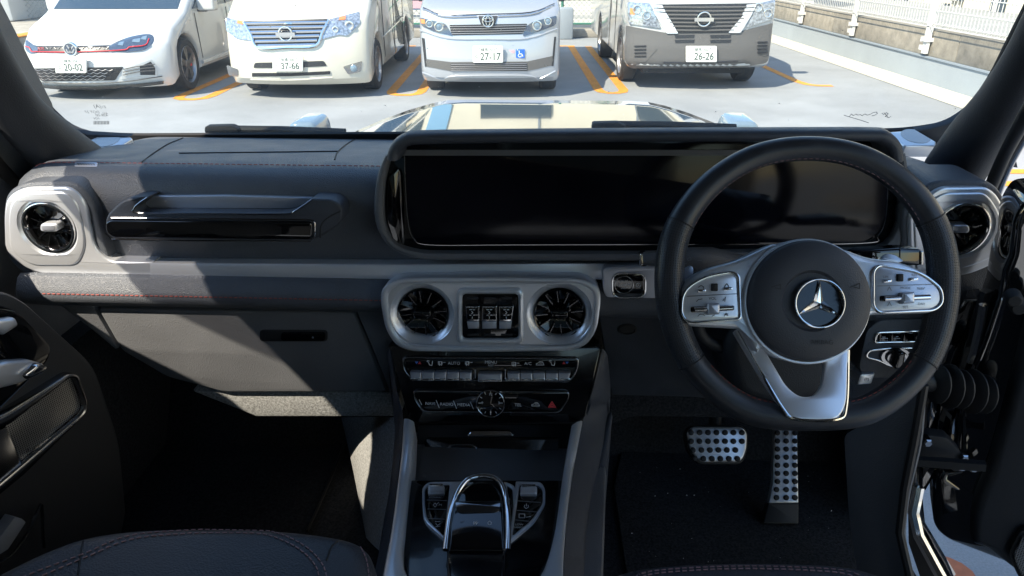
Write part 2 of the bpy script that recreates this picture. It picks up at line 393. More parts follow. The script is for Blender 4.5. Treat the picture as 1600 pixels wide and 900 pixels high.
def ubay(xl, xr, y0, y1):
    a = [(xl, y1), (xl, y0+.25), (xl+.03, y0+.1), (xl+.12, y0+.02)]; b = [(xr-.12, y0+.02), (xr-.03, y0+.1), (xr, y0+.25), (xr, y1)]
    strip('parking_line', [a[0], ((xl), (y0+y1)/2)]+a[1:]+b[:3]+[(xr, (y0+y1)/2), b[3]], .125)
yU = gx(940, 146)[1]
for xa, xb, ya in ((1.14, 1.47, yU), (-1.57, -1.18, gx(640, 149)[1]), (-4.18, -3.80, gx(310, 156)[1]), (-6.75, -6.37, gx(300, 156)[1]), (-9.3, -8.92, gx(300, 156)[1])):
    ubay(xa, xb, ya, ya+5.2)
pa = gx(1262, 134)
strip('parking_line', [(pa[0]-.02, pa[1]+5), (pa[0]-.02, pa[1]+2), (pa[0]-.02, pa[1]+.35), (pa[0]+.03, pa[1]+.1), (pa[0]+.13, pa[1]), (pa[0]+.33, pa[1]-.02)], .12)
for px in (632, 880): q = gx(px, 72); strip('parking_line', [(q[0]-.22, q[1]), (q[0]+.22, q[1])], .13)
# far bays seen past the left pillar and to the right of the open door
for i, Yb in enumerate((18.5, 23.5, 27)): strip('parking_line', [(-22, Yb), (-8.6-i*.5, Yb)], .14)
for py in (268, 287):
    q = gx(1586, py); strip('parking_line', [(q[0]-1.0, q[1]), (q[0]+1.6, q[1]-.02)], .13)
q = gx(1490, 908)
blob = [(q[0]+.07*math.cos(a)*(1+.12*math.sin(3*a)), q[1]+.10*math.sin(a)) for a in [i*.35 for i in range(18)]]
mk('paint_patch', [(x, y, .004) for x, y in blob], [tuple(range(18))], 'red_paint', g, smooth=0, fix=False)
# right-hand parapet: painted upstand, raw concrete band, white mesh fence
XW = 5.42
par = thing('parapet_wall', 'low parapet with pale painted upstand below a rough brown concrete band, under the white mesh fence', 'wall', (XW, 10, 0))
zu = WX(1541, 114, XW).z
box('painted_upstand', XW, XW+.6, -6, 40, -.1, zu, 'deck_wall', par)
mk('cove_strip', [(XW-.20, -6, .006), (XW-.004, -6, .10), (XW-.004, 40, .10), (XW-.20, 40, .006)], [(0, 1, 2, 3)], 'cove', par, smooth=0)
box('drip_edge', XW-.02, XW+.1, -6, 40, zu+.002, zu+.02, 'grey_box', par)
zc = zu+.34
for i in range(12):
    y0 = -6+i*3.85; box('concrete_panel', XW+.03, XW+.5, y0+.006, y0+3.844, zu+.022, zc, 'raw_concrete', par, bev=.008)
fen = thing('mesh_fence', 'white welded mesh fence on posts bolted to the concrete parapet', 'fence', (XW, 10, zu+.1))
Yp = WX(1452, 60, XW).y; dY = WX(1337, 30, XW).y-Yp
for k in range(-4, 7):
    y = Yp+k*dY; A = Acc()
    A.add(*boxVF(XW-.05, XW+.01, y-.035, y+.035, zu+.24, 2.3)); A.add(*boxVF(XW-.07, XW+.03, y-.06, y+.06, zu+.20, zu+.245))
    A.add(*boxVF(XW-.045, XW+.0, y-.045, y+.045, zu+.05, zu+.20))
    p = A.mk('post', 'white_steel', fen, smooth=0)
    for zz in (zu+.12, zu+.22): box('bracket', XW-.055, XW+.02, y+.05, y+.11, zz-.03, zz+.03, 'white_steel', p, smooth=0)
A = Acc(); y = Yp-4*dY
zf = zc+.05
while y < Yp+6*dY:
    A.add(*boxVF(XW-.012, XW-.006, y-.004, y+.004, zf, 2.2)); y += .075
for z in [zf+.02+i*.17 for i in range(10)]: A.add(*boxVF(XW-.02, XW-.013, Yp-4*dY, Yp+6*dY, z-.005, z+.005))
for k in range(3): A.add(*boxVF(XW-.05+k*.03, XW-.044+k*.03, Yp-4*dY, Yp+6*dY, zf-.01+.03*(k % 2), zf+.0+.03*(k % 2)))
y = Yp-4*dY
while y < Yp+6*dY:                                  # folded triangular foot of the mesh
    A.add([(XW-.05, y-.004, zf), (XW-.05, y+.004, zf), (XW+.015, y+.034, zf+.05), (XW+.015, y+.026, zf+.05)], [(0, 1, 2, 3)]); y += .05
tag(A.mk('wire_mesh', 'white_steel', fen, smooth=0), kind='stuff')
# neighbouring ribbed building beyond the parapet
bl = thing('ribbed_building', 'cream ribbed metal-clad building standing beyond the white mesh fence', 'building', (15, 14, -8))
box('wall', 15, 30, -12, 46, -8, 9, 'cream_wall', bl)
A = Acc(); y = -12
while y < 46: A.add(*boxVF(14.9, 14.999, y, y+.22, -8, 9)); y += .42
tag(A.mk('cladding_rib', 'cream_rib', bl, smooth=0), kind='stuff')
for px, py in ((1560, 5), (1524, 40), (1500, -20), (1470, 25), (1410, 8), (1440, -30)):
    p = WX(px, py, 14.85)
    wn = box('window', 14.82, 14.89, p.y-.34, p.y+.34, p.z-.42, p.z+.42, 'window_dark', bl, smooth=0)
    box('frame', 14.80, 14.819, p.y-.03, p.y+.03, p.z-.42, p.z+.42, 'white_steel', wn, smooth=0)
    box('frame', 14.80, 14.819, p.y+.12, p.y+.18, p.z-.42, p.z+.42, 'white_steel', wn, smooth=0)
p = W(1330, -5, 30)
for i in range(26): pass
# green chain-link fence behind the parked cars, kerb below
YF = gx(890, 57)[1]
kb = box('kerb', -26, 5.3, YF-.25, YF+.25, 0, .16, 'kerb_concrete', bev=.02); tag(kb, 'low concrete kerb below the green chain-link fence', 'kerb')
cf = thing('chain_link_fence', 'green framed chain-link fence behind the parked cars', 'fence', (0, YF, .16))
x0 = W(878, 40, YF).x
for k in range(-10, 3):
    tube('post', [(x0+k*2.0, YF, .16), (x0+k*2.0, YF, 2.2)], .03, 'green_steel', cf, n=8)
for z in (.26, .75, 1.3, 2.15): tube('rail', [(-19, YF, z), (x0+4, YF, z)], .022, 'green_steel', cf, n=6)
A = Acc(); zl, zh = .26, 2.15
x = -19.0
while x < x0+4:
    for s in (1, -1):
        a = x if s > 0 else x+(zh-zl)
        A.add([(a, YF-.004, zl), (a+.012, YF-.004, zl), (a+s*(zh-zl)+.012, YF-.004, zh), (a+s*(zh-zl), YF-.004, zh)], [(0, 1, 2, 3)])
    x += .105
tag(A.mk('chain_link', 'wire_grey', cf, smooth=0), kind='stuff')
p = W(645, 2, YF-.06)
sg = box('sign', p.x-.35, p.x+.35, YF-.075, YF-.045, p.z-.14, p.z+.5, 'pink_sign'); tag(sg, 'faded pink notice board hung on the chain-link fence', 'sign')
box('notice_sheet', p.x-.22, p.x+.22, YF-.082, YF-.0765, p.z+.02, p.z+.4, 'grey_box', sg, smooth=0)
p = W(882, 48, YF-.5)
sb = box('utility_box', p.x-.12, p.x+.17, YF-.62, YF-.3, .0, .62, 'grey_box', bev=.03); tag(sb, 'small grey plastic box standing at the foot of the chain-link fence', 'utility box')
# white louvre screen and cream building across the way
lv = thing('louvre_screen', 'white horizontal louvre screen behind the chain-link fence', 'screen', (0, YF+1.6, 0))
for k in range(-7, 3): box('post', k*2.6-.05, k*2.6+.05, YF+1.62, YF+1.7, 0, 1.9, 'white_steel', lv, smooth=0)
for i in range(9): box('slat', -19, 7, YF+1.54, YF+1.6, .12+i*.2, .235+i*.2, 'white_steel', lv, smooth=0)
cb = thing('cream_building', 'cream rendered building rising behind the louvre screen', 'building', (-4, YF+6, 0))
box('wall', -24, 7.5, YF+6, YF+14, -1, 7.2, 'cream_wall', cb)
for k in range(6):
    x = -21+k*5
    wn = box('window', x, x+2.2, YF+5.93, YF+5.99, 3.6, 5.0, 'window_dark', cb, smooth=0)
    box('sill', x-.1, x+2.3, YF+5.85, YF+5.988, 3.46, 3.59, 'white_steel', wn, smooth=0)
for k in range(10): box('joint', -24+k*3.1, -23.94+k*3.1, YF+5.96, YF+5.999, -1, 7.2, 'grey_box', cb, smooth=0)
for z in (.9, 1.75): box('joint', -24, 7.5, YF+5.965, YF+5.9985, z, z+.04, 'grey_box', cb, smooth=0)
box('blue_panel', -3.4, -2.2, YF+5.90, YF+5.995, -1, 7.0, 'blue_panel', cb, smooth=0)
sh = thing('ribbed_shed', 'grey ribbed storage shed standing in front of the cream building', 'shed', (-7, YF+4.6, 0))
box('wall', -10.2, -4.6, YF+3.6, YF+5.6, 0, 3.1, 'pale_grey', sh)
for k in range(11): box('rib', -10.2+k*.52, -10.08+k*.52, YF+3.54, YF+3.599, .05, 3.0, 'white_steel', sh, smooth=0)
box('roof', -10.4, -4.4, YF+3.4, YF+5.8, 3.101, 3.2, 'grey_box', sh, smooth=0)
for z in (2.6, 6.6): box('band', -24.1, 7.6, YF+5.9, YF+5.998, z, z+.18, 'pale_grey', cb, smooth=0)
# left: concrete island with a round-edged column
isl = box('concrete_island', -13.5, -8.35, 12.9, 19, 0, .34, 'kerb_concrete', bev=.03); tag(isl, 'raised concrete island with an orange edge beside the white hatchback', 'island')
box('orange_edge', -8.62, -8.347, 12.87, 12.897, .02, .36, 'orange_paint', isl, smooth=0)
box('orange_edge', -8.62, -8.34, 12.89, 19.0, .343, .36, 'orange_paint', isl, smooth=0)
cl = box('column', -13.2, -10.35, 16.2, 17.6, .341, 6, 'pale_grey', bev=.06); tag(cl, 'pale grey concrete column standing on the raised island', 'column')
# ---------------------------------------------------------------- parked cars
mat('paint_white', (.53, .54, .54), .25, coat=1)
mat('paint_pearl', (.55, .525, .455), .25, coat=1)
mat('paint_silver', (.40, .42, .46), .28, metal=.35, coat=1)
mat('paint_vanwhite', (.46, .47, .47), .3, coat=.8)
mat('paint_blue', (.25, .48, .53), .28, coat=1)
mat('bumper_grey', (.10, .096, .093), .55, bump=.1, bscale=400)
mat('grille_black', (.02, .02, .022), .4)
mat('lamp_glass', (.34, .38, .44), .12, coat=1, metal=.5, var=.55, vscale=42)
mat('lamp_dark', (.05, .07, .11), .1, coat=1)
mat('amber', (.75, .22, .05), .25, coat=1)
mat('lamp_red', (.65, .03, .04), .3)
mat('tyre', (.03, .03, .03), .8, bump=.4, bscale=120)
mat('alloy', (.35, .34, .34), .35, metal=.8)
mat('alloy_dark', (.16, .15, .145), .35, metal=.6)
mat('car_glass', (.03, .05, .07), .05, coat=1)
mat('plate_white', (.72, .73, .70), .5)
mat('plate_ink', (.03, .06, .045), .6)
mat('sticker_blue', (.02, .12, .5), .5)
mat('sticker_white', (.75, .75, .75), .5)
mat('underbody', (.015, .015, .016), .9)
def rowz(row, Y): b = (450-row)/FPX; return CAM.z + Y*(-sp+b*cp)/(cp+b*sp)
class ParkedCar:
    def __init__(s, name, label, xc, yf, width, front, rest, wheels, bow, paint, zb=.22, tumble=.10, belt=.95, wr=.32, group='cars parked facing us', rims='alloy', bowlen=.6):
        s.xc, s.yf, s.hw, s.bow, s.bl = xc, yf, width/2, bow, bowlen
        s.front = front                               # (dy, z) from bumper foot up to the windscreen base
        s.root = thing(name, label, 'car', (xc, yf+1.5, 0), group)
        wr2 = wr+.045; bot = []
        ye = rest[-1][0]
        for dyw in sorted(wheels, reverse=True):
            h0 = math.asin((wr-zb+.0)/wr2)
            for i in range(13):
                a = -h0+(math.pi+2*h0)*i/12; bot.append((dyw+wr2*math.cos(a), wr+wr2*math.sin(a)))
        prof = front+rest+bot; n = len(prof); cx = sum(p[0] for p in prof)/n
        loops = []
        fs = [-1, -.985, -.955, -.9, -.78, -.6, -.4, -.2, 0, .2, .4, .6, .78, .9, .955, .985, 1]
        pc = ccw(prof); rev = pc != prof
        for f in fs:
            e = {1: .05, .985: .022, .955: .005}.get(abs(f), 0)
            q = inset(pc, e) if e else pc; q = q[::-1] if rev else q
            L = []
            for (dy, z), (dy0, z0) in zip(q, prof):
                hw = s.hw-tumble*max(0, z-belt)
                L.append((xc+f*hw, yf+dy+bow*abs(f)**2.5*max(0, 1-max(0, dy0)/s.bl), z))
            loops.append(L)
        V, F = skin(loops, True, True, True)
        s.body = mk('body', V, F, paint, s.root, smooth=32)
        box('underbody', xc-s.hw+.25, xc+s.hw-.25, yf+.35, yf+ye-.3, .18, .5, 'underbody', s.root, smooth=0)
        for i, dyw in enumerate(wheels):
            for sd in (-1, 1): s.wheel(xc+sd*(s.hw-.115), yf+dyw, wr, sd, rims)
    def wheel(s, x, y, r, sd, rims):
        fr = Fr((x, y, r), 0, 90*sd)                 # normal points outwards
        if fr.n.x*sd < 0: fr = Fr((x, y, r), 0, -90*sd)
        V, F = skin([[fr.w(q*math.cos(i*math.pi/18), q*math.sin(i*math.pi/18), d) for i in range(36)] for q, d in ((r*.66, -.10), (r*.93, -.105), (r*.99, -.085), (r, -.05), (r, .05), (r*.99, .085), (r*.93, .105), (r*.72, .10), (r*.68, .08), (r*.66, -.05))], True, wrap=True)
        t = mk('wheel', V, F, 'tyre', s.root)
        V, F = skin([[fr.w(q*math.cos(i*math.pi/18), q*math.sin(i*math.pi/18), d) for i in range(36)] for q, d in ((r*.71, .098), (r*.70, .102), (r*.67, .09), (r*.64, .0), (r*.2, -.005))], True, cap1=True)
        mk('rim_barrel', V, F, 'alloy', t)
        A = Acc()
        for k in range(5):
            a = k*2*math.pi/5+.3
            for w0 in (-.16, .16):
                d = Vector((math.cos(a+w0), math.sin(a+w0))); q = Vector((-d.y, d.x))
                P = [d*r*.12-q*.016, d*r*.65-q*.022, d*r*.65+q*.022, d*r*.12+q*.016]
                A.add([fr.w(p.x, p.y, .02) for p in P]+[fr.w(p.x, p.y, .088-.012*(i in (1, 2))) for i, p in enumerate(P)], [(0, 1, 5, 4), (1, 2, 6, 5), (2, 3, 7, 6), (3, 0, 4, 7), (4, 5, 6, 7)])
        V, F = latheVF(fr, (0, 0), [(r*.2, .02), (r*.2, .08), (r*.16, .094), (.01, .096)], 20); A.add(V, F)
        A.mk('rim', rims, t, smooth=30)
    def surf(s, x, z):
        p = s.front
        if z <= p[0][1]: dy = p[0][0]
        else:
            dy = p[-1][0]
            for (a, za), (b, zb_) in zip(p, p[1:]):
                if za <= z <= zb_ and zb_ > za: dy = a+(b-a)*(z-za)/(zb_-za); break
        f = min(1.0, abs(x-s.xc)/s.hw)
        return s.yf+dy+s.bow*f**2.5*max(0, 1-dy/s.bl)
    def hit(s, px, py):
        r = ray(px, py); Y = s.yf
        for k in range(30):
            p = CAM+r*(Y/r.y); Y = .5*Y+.5*s.surf(p.x, p.z)
        return CAM+r*(Y/r.y)
    def drape(s, name, poly, off, m, parent=None, rpx=0, seg=3, maxe=9):
        pts = rnd([(p[0], p[1]) for p in poly], [(p[2] if len(p) > 2 else rpx) for p in poly], seg)
        bm = bmesh.new(); vs = [bm.verts.new((a, b, 0)) for a, b in pts]; f = bm.faces.new(vs)
        bmesh.ops.triangulate(bm, faces=[f])
        for k in range(5):
            es = [e for e in bm.edges if e.calc_length() > maxe]
            if not es: break
            bmesh.ops.subdivide_edges(bm, edges=es, cuts=1); bmesh.ops.triangulate(bm, faces=bm.faces[:])
        for v in bm.verts:
            p = s.hit(v.co.x, v.co.y); v.co = p+Vector((0, -off, 0))
        be = [e for e in bm.edges if e.is_boundary]; r_ = bmesh.ops.extrude_edge_only(bm, edges=be)
        for v in [x for x in r_['geom'] if isinstance(x, bmesh.types.BMVert)]: v.co.y += off+.02
        bm.verts.index_update(); V = [v.co.copy() for v in bm.verts]; F = [tuple(v.index for v in f.verts) for f in bm.faces]; bm.free()
        return mk(name, V, F, m, parent or s.root, smooth=50)
    def bar(s, name, pts, rpx, off, m, parent=None, n=6):
        P = [s.hit(*p)+Vector((0, -off, 0)) for p in spline([Vector((a, b)) for a, b in pts], 4)]
        return tube(name, P, rpx*(s.yf*cp+.4)/FPX, m, parent or s.root, n=n)
    def frame(s, px, py, off=.02, tilt=0):
        p = s.hit(px, py)+Vector((0, -off, 0)); return Fr(p, tilt)
    def plate(s, x0, y0, x1, y1, top, kana, num):
        fr = s.frame((x0+x1)/2, (y0+y1)/2, .045)
        b = plate('licence_plate', fr, fr.rect(x0, y0, x1, y1, 2), -.02, .004, 'plate_white', s.root, bev=.002)
        h = y1-y0; w = x1-x0
        text('plate_text', top, fr, (x0+x1)/2, y0+h*.24, h*.17, 'plate_ink', b, d=.0052)
        text('plate_text', kana, fr, x0+w*.12, y0+h*.66, h*.2, 'plate_ink', b, d=.0052)
        text('plate_text', num, fr, x0+w*.58, y0+h*.66, h*.44, 'plate_ink', b, d=.0052, sx=.88, bold=.010)
        for sx in (.22, .78): lathe('plate_bolt', fr, fr.uv(x0+w*sx, y0+h*.13), [(.009, .004), (.008, .009), (.002, .010)], 'chrome', b, n=10)
    def badge_ring(s, px, py, r, m='chrome', off=.03):
        fr = s.frame(px, py, off)
        return fr, ring('emblem', fr, fr.circ(px, py, r, 32), fr.circ(px, py, r*.80, 32), -.03, .012, m, s.root, bev=.004, n=32)
    def mirrors(s, dy, z, m):
        for sd in (-1, 1):
            x = s.xc+sd*(s.hw+.10); fr = Fr((x, s.yf+dy, z))
            b = plate('mirror', fr, rnd([(-.12, -.08), (.12, -.08), (.12, .08), (-.12, .08)], [.04]*4), -.12, .02, m, s.root, bev=.03, segs=3)
            box('mirror_arm', min(x, s.xc+sd*(s.hw-.1)), max(x, s.xc+sd*(s.hw-.1)), s.yf+dy, s.yf+dy+.06, z-.09, z-.06, 'matte_black', b, smooth=0)
    def windscreen(s, a, b, m='car_glass', inset_x=.10, tumble=.10, belt=.95):
        n = 9; L = []
        d = Vector((0, b[0]-a[0], b[1]-a[1])).normalized(); nn = Vector((0, -d.z, d.y))*.006
        for t in (0.04, .35, .65, .96):
            dy = a[0]+(b[0]-a[0])*t; z = a[1]+(b[1]-a[1])*t; hw = s.hw-tumble*max(0, z-belt)-inset_x
            L.append([Vector((s.xc+f*hw, s.yf+dy+s.bow*abs(f*hw/s.hw)**2.5*max(0, 1-dy/s.bl), z))+nn for f in [-1+2*i/(n-1) for i in range(n)]])
        V, F = skin(L, closed=False); mk('windscreen', V, F, m, s.root)
    def side_window(s, pts, m='car_glass', sides=(-1, 1), tumble=.10, belt=.95):
        for sd in sides:
            V = []
            for dep in (0, 1):
                for dy, z in pts: V.append((s.xc+sd*(s.hw-tumble*max(0, z-belt)+(.006 if dep else -.02)), s.yf+dy, z))
            k = len(pts); F = [tuple(range(k, 2*k))]+[(i, (i+1) % k, k+(i+1) % k, k+i) for i in range(k)]
            mk('side_window', V, F, m, s.root, smooth=0)
    def side_line(s, pts, m='grille_black', rad=.006, sides=(-1, 1), out=.001):
        for sd in sides: tube('door_seam', [(s.xc+sd*(s.hw+out), s.yf+dy, z) for dy, z in pts], rad, m, s.root, n=5)
def rows(yf, L): return [(dy, rowz(r, yf+dy)) for dy, r in L]
space(Matrix.Identity(4))
# --- white hatchback
yw = gx(268, 140)[1]; yf = yw-.86; xc = (300-800)/FPX*9.7-.9+.02
c = ParkedCar('white_hatchback', 'white hatchback with a red line through its black grille, plate 20-02', xc, yf, 1.80,
    rows(yf, [(.10, 137.5), (.03, 131), (0, 112), (.0, 95), (.05, 84), (.09, 73), (.18, 66), (.5, 42), (.98, 17)]),
    [(1.72, 1.42), (2.1, 1.48), (3.1, 1.46), (3.85, 1.18), (4.2, .98), (4.26, .6), (4.2, .24)], (.86, 3.5), .30, 'paint_white', wr=.325, rims='alloy_dark')
D = c.drape
D('splitter', [(52, 131), (100, 134.5), (150, 135), (200, 132), (256, 126), (256, 131), (205, 137), (150, 139.5), (90, 139), (58, 136)], .03, 'gloss_black')
gr = D('grille', [(48, 69), (58, 71.5), (110, 72), (171, 70.5), (171, 80.5), (110, 82.5), (60, 82), (46, 82)], .006, 'grille_black')
for k in range(18): c.bar('grille_mesh', [(60+k*6.3, 73.5+(k % 2)*3), (63+k*6.3, 76.5-(k % 2)*3)], .5, .012, 'alloy', gr)
hl = D('headlight', [(171, 71, 2), (185, 64, 6), (203, 57, 8), (225, 53, 6), (236, 53, 4), (242, 58.5, 4), (238, 70, 6), (227, 78, 8), (203, 81, 6), (171, 80, 2)], .012, 'lamp_dark')
for px, py, w in ((190, 69, 5), (214, 64, 7), (226, 60, 5)): D('lamp_lens', [(px-w, py+1), (px-w+2, py-3), (px+w, py-5), (px+w-2, py+2)], .02, 'lamp_clear', hl)
c.bar('lamp_strip', [(172, 79), (198, 77), (204, 73), (228, 70), (234, 60)], .8, .022, 'lamp_red', hl)
hl = D('headlight', [(41, 61, 3), (48, 67, 3), (60, 74, 2), (60, 81.5, 2), (48, 84, 3), (40, 78, 4)], .012, 'lamp_dark')
c.bar('lamp_strip', [(60, 80), (51, 80), (47, 74), (41, 72)], .8, .02, 'lamp_red', hl)
c.bar('red_line', [(60, 80.5), (110, 81), (171, 79)], .75, .018, 'lamp_red')
fr, em = c.badge_ring(110, 77, 10.5, off=.04)
lines('emblem_letters', fr, [[(105, 71), (109, 77), (110, 74), (111, 77), (115, 71)], [(104, 77), (107, 84), (110, 79), (113, 84), (116, 77)]], 2.0, 'chrome', em, d=.008)
lathe('emblem_face', fr, fr.uv(110, 77), [(8.6*fr.m, 0), (8.4*fr.m, .006), (.002, .007)], 'lamp_dark', em, n=24)
text('badge_text', 'GTI', fr, 66, 76, 4.5, 'lamp_red', c.root, d=.03)
lg = D('lower_grille', [(49, 107), (193, 104.5), (180, 125.5), (66, 127)], .006, 'grille_black', rpx=3)
for r_ in range(4):
    c.bar('grille_mesh', [(56+r_*3+k*5.5, 109+r_*4.8+(1.4 if k % 2 else -.6)) for k in range(int(23-r_*1.2))], .45, .014, 'alloy', lg)
it = D('air_intake', [(192, 108), (219, 99), (236, 93), (245, 104), (246, 120), (222, 119), (190, 124)], .006, 'paint_white')
D('intake_opening', [(219, 104), (236, 96), (243, 106), (243, 117), (220, 117)], .012, 'grille_black', it)
for k in range(3): c.bar('fin', [(193, 108+k*4.5), (219, 103+k*4.3), (243, 100+k*5)], .7, .016, 'bumper_grey', it)
D('air_intake', [(37, 97), (53, 116), (54, 120), (45, 119), (36, 104)], .01, 'grille_black')
c.bar('bumper_crease', [(55, 128), (120, 130.5), (190, 128), (254, 119)], .8, .006, 'bumper_grey')
c.plate(87, 90, 135, 114, '練馬 356', 'は', '20-02')
c.windscreen((.98, c.front[-1][1]), (1.72, 1.42))
c.side_window([(1.25, .98), (1.85, 1.36), (2.4, 1.39), (2.4, .98)]); c.side_window([(2.46, .98), (2.46, 1.39), (3.0, 1.36), (3.5, 1.05)])
c.mirrors(1.42, 1.02, 'paint_white')
c.side_line([(1.30, .35), (1.26, .93)]); c.side_line([(2.43, .30), (2.43, .93)]); c.side_line([(1.25, .30), (3.1, .30)], 'paint_white', .03)
for sd in (-1, 1):
    for dyw in (.86,):
        fr = Fr((c.xc+sd*(c.hw-.06), c.yf+dyw+.13, .36), 0, 90*sd)
        box('brake_caliper', c.xc+sd*(c.hw-.055)-.02, c.xc+sd*(c.hw-.055)+.02, c.yf+dyw+.09, c.yf+dyw+.135, .29, .39, 'lamp_red', c.root)
        lathe('brake_disc', Fr((c.xc+sd*(c.hw-.10), c.yf+dyw, .325), 0, 90*sd), (0, 0), [(.17, 0), (.17, .012), (.01, .013)], 'alloy', c.root, n=28)
# --- pearl minivan
yw = gx(575, 138.5)[1]; yf = yw-.88; xc = (592-800)/FPX*9.75-.83
c = ParkedCar('pearl_minivan', 'cream pearl minivan with a wide chrome barred grille, plate 37-66', xc-.015, yf, 1.735,
    rows(yf, [(.12, 132), (.02, 124), (0, 112), (.01, 95), (.02, 78), (.08, 50), (.14, 31), (.30, 20), (.6, 0), (.85, -18)]),
    [(1.75, 1.80), (2.2, 1.87), (4.2, 1.85), (4.65, 1.65), (4.72, .9), (4.68, .26)], (.88, 3.72), .22, 'paint_pearl', zb=.24, belt=1.05)
D = c.drape
gr = D('grille', [(382, 33, 2), (450, 31), (514, 29.5, 2), (493, 72, 4), (404, 75, 4)], .010, 'grille_black')
for k in range(6):
    y = 35.5+k*7.0; xl = 383+(y-33)*.56; xr = 513-(y-30)*.50
    c.bar('grille_bar', [(xl, y+1), ((xl+xr)/2, y+.2), (xr, y-1)], 2.3, .02, 'chrome', gr)
c.bar('grille_trim', [(382, 34), (393, 54), (404, 74), (449, 73.5), (493, 71), (504, 50), (514, 31)], 2.4, .022, 'chrome', gr)
hl = D('headlight', [(353, 27, 3), (380, 33, 2), (398, 64, 3), (370, 60, 4), (354, 48, 4)], .014, 'lamp_glass')
D('indicator', [(372, 31), (382, 33.5), (380, 38), (371, 36)], .02, 'amber', hl)
hl = D('headlight', [(515, 30, 2), (562, 18, 2), (563, 36, 4), (543, 56, 4), (530, 54, 3), (500, 62, 3)], .014, 'lamp_glass')
D('indicator', [(531, 26), (541, 24), (540, 30), (530, 31)], .02, 'amber', hl)
for px, py, r_ in ((546, 40, 7), (524, 46, 5)): fr = c.frame(px, py, .02); ring('lamp_ring', fr, fr.circ(px, py, r_), fr.circ(px, py, r_*.6), -.02, .008, 'chrome', hl, bev=.002, n=28)
fr, em = c.badge_ring(446, 53, 11.5, off=.045)
box('emblem_bar', *sorted((fr.P(431, 53).x, fr.P(461, 53).x)), fr.o.y-.014, fr.o.y+.0, fr.o.z-.022, fr.o.z+.022, 'chrome', em)
D('air_intake', [(398, 98, 3), (452, 97), (506, 95, 3), (511, 103, 2), (452, 106.5), (396, 106, 2)], .006, 'grille_black')
D('air_intake', [(394, 114), (455, 114), (516, 111), (516, 116), (455, 119), (394, 119.6)], .006, 'grille_black')
c.bar('bumper_lip', [(392, 124), (455, 125), (520, 121)], 1.2, .004, 'paint_pearl')
for P in ([(536, 104), (566, 95), (564, 112), (544, 116)], [(354, 102), (372, 108), (372, 119), (358, 118)]):
    f = D('fog_lamp', P, .008, 'chrome_dark', rpx=2); cx = sum(p[0] for p in P)/4; cy = sum(p[1] for p in P)/4
    if cx < 400: continue
    fr = c.frame(cx, cy, .012); lathe('lamp_lens', fr, fr.uv(cx, cy), [(5.5*fr.m, -.02), (5.5*fr.m, .006), (4.5*fr.m, .012), (.004, .016)], 'lamp_clear', f, n=20)
c.plate(426, 88, 473, 111.5, '板橋 300', 'そ', '37-66')
c.windscreen((.85, c.front[-1][1]), (1.75, 1.80), belt=1.05)
c.side_window([(1.35, 1.15), (1.9, 1.70), (2.3, 1.72), (2.3, 1.12)], belt=1.05); c.side_window([(2.36, 1.12), (2.36, 1.72), (4.3, 1.70), (4.4, 1.2)], belt=1.05)
c.mirrors(1.15, 1.18, 'paint_pearl')
c.side_line([(1.38, .35), (1.34, 1.08)]); c.side_line([(2.33, .30), (2.33, 1.08)]); c.side_line([(3.3, .30), (3.3, 1.08)]); c.side_line([(1.3, .62), (3.4, .72)], 'paint_pearl', .012)
# --- silver minivan
yw = gx(860, 138)[1]; yf = yw-.86; xc = (766-800)/FPX*9.0
c = ParkedCar('silver_minivan', 'silver minivan with twin grille bars and a blue wheelchair sticker, plate 27-17', xc, yf, 1.70,
    rows(yf, [(.12, 128), (.02, 122), (0, 112), (.0, 98), (.02, 62), (.05, 50), (.05, 40), (.06, 30), (.10, 18), (.16, 12), (.4, 1), (.7, -12)]),
    [(1.55, 1.78), (2.0, 1.84), (4.2, 1.82), (4.6, 1.6), (4.66, .9), (4.6, .26)], (.86, 3.7), .15, 'paint_silver', zb=.24, belt=1.05, rims='alloy')
D = c.drape
gr = D('grille', [(702, 39, 2), (762, 38), (824, 37, 2), (817, 53, 3), (706, 55, 3)], .008, 'grille_black')
for k in range(4): c.bar('grille_bar', [(703+k*1, 41.5+k*3.7), (762, 41+k*3.7), (823-k*1.6, 39.5+k*3.7)], .75, .016, 'alloy', gr)
c.bar('chrome_bar', [(661, 14), (694, 25.5), (745, 25)], 1.3, .016, 'chrome'); c.bar('chrome_bar', [(778, 25), (830, 21.5), (866, 8)], 1.3, .016, 'chrome')
c.bar('bar_shadow_gap', [(661, 11.5), (694, 22.6), (762, 22), (830, 18.8), (866, 5.5)], .7, .004, 'grille_black')
D('emblem_base', [(747, 25, 2), (778, 24.5, 2), (773, 39, 3), (752, 39.5, 3)], .012, 'grille_black')
fr, em = c.badge_ring(762.5, 33, 9.5, off=.035)
ring('emblem_oval', fr, fr.circ(762.5, 33, 4, 28, 8), fr.circ(762.5, 33, 2.6, 28, 6.4), -.01, .010, 'chrome', em, bev=.002, n=28)
ring('emblem_oval', fr, fr.circ(762.5, 31, 8, 28, 3.2), fr.circ(762.5, 31, 6.4, 28, 2.0), -.01, .009, 'chrome', em, bev=.002, n=28)
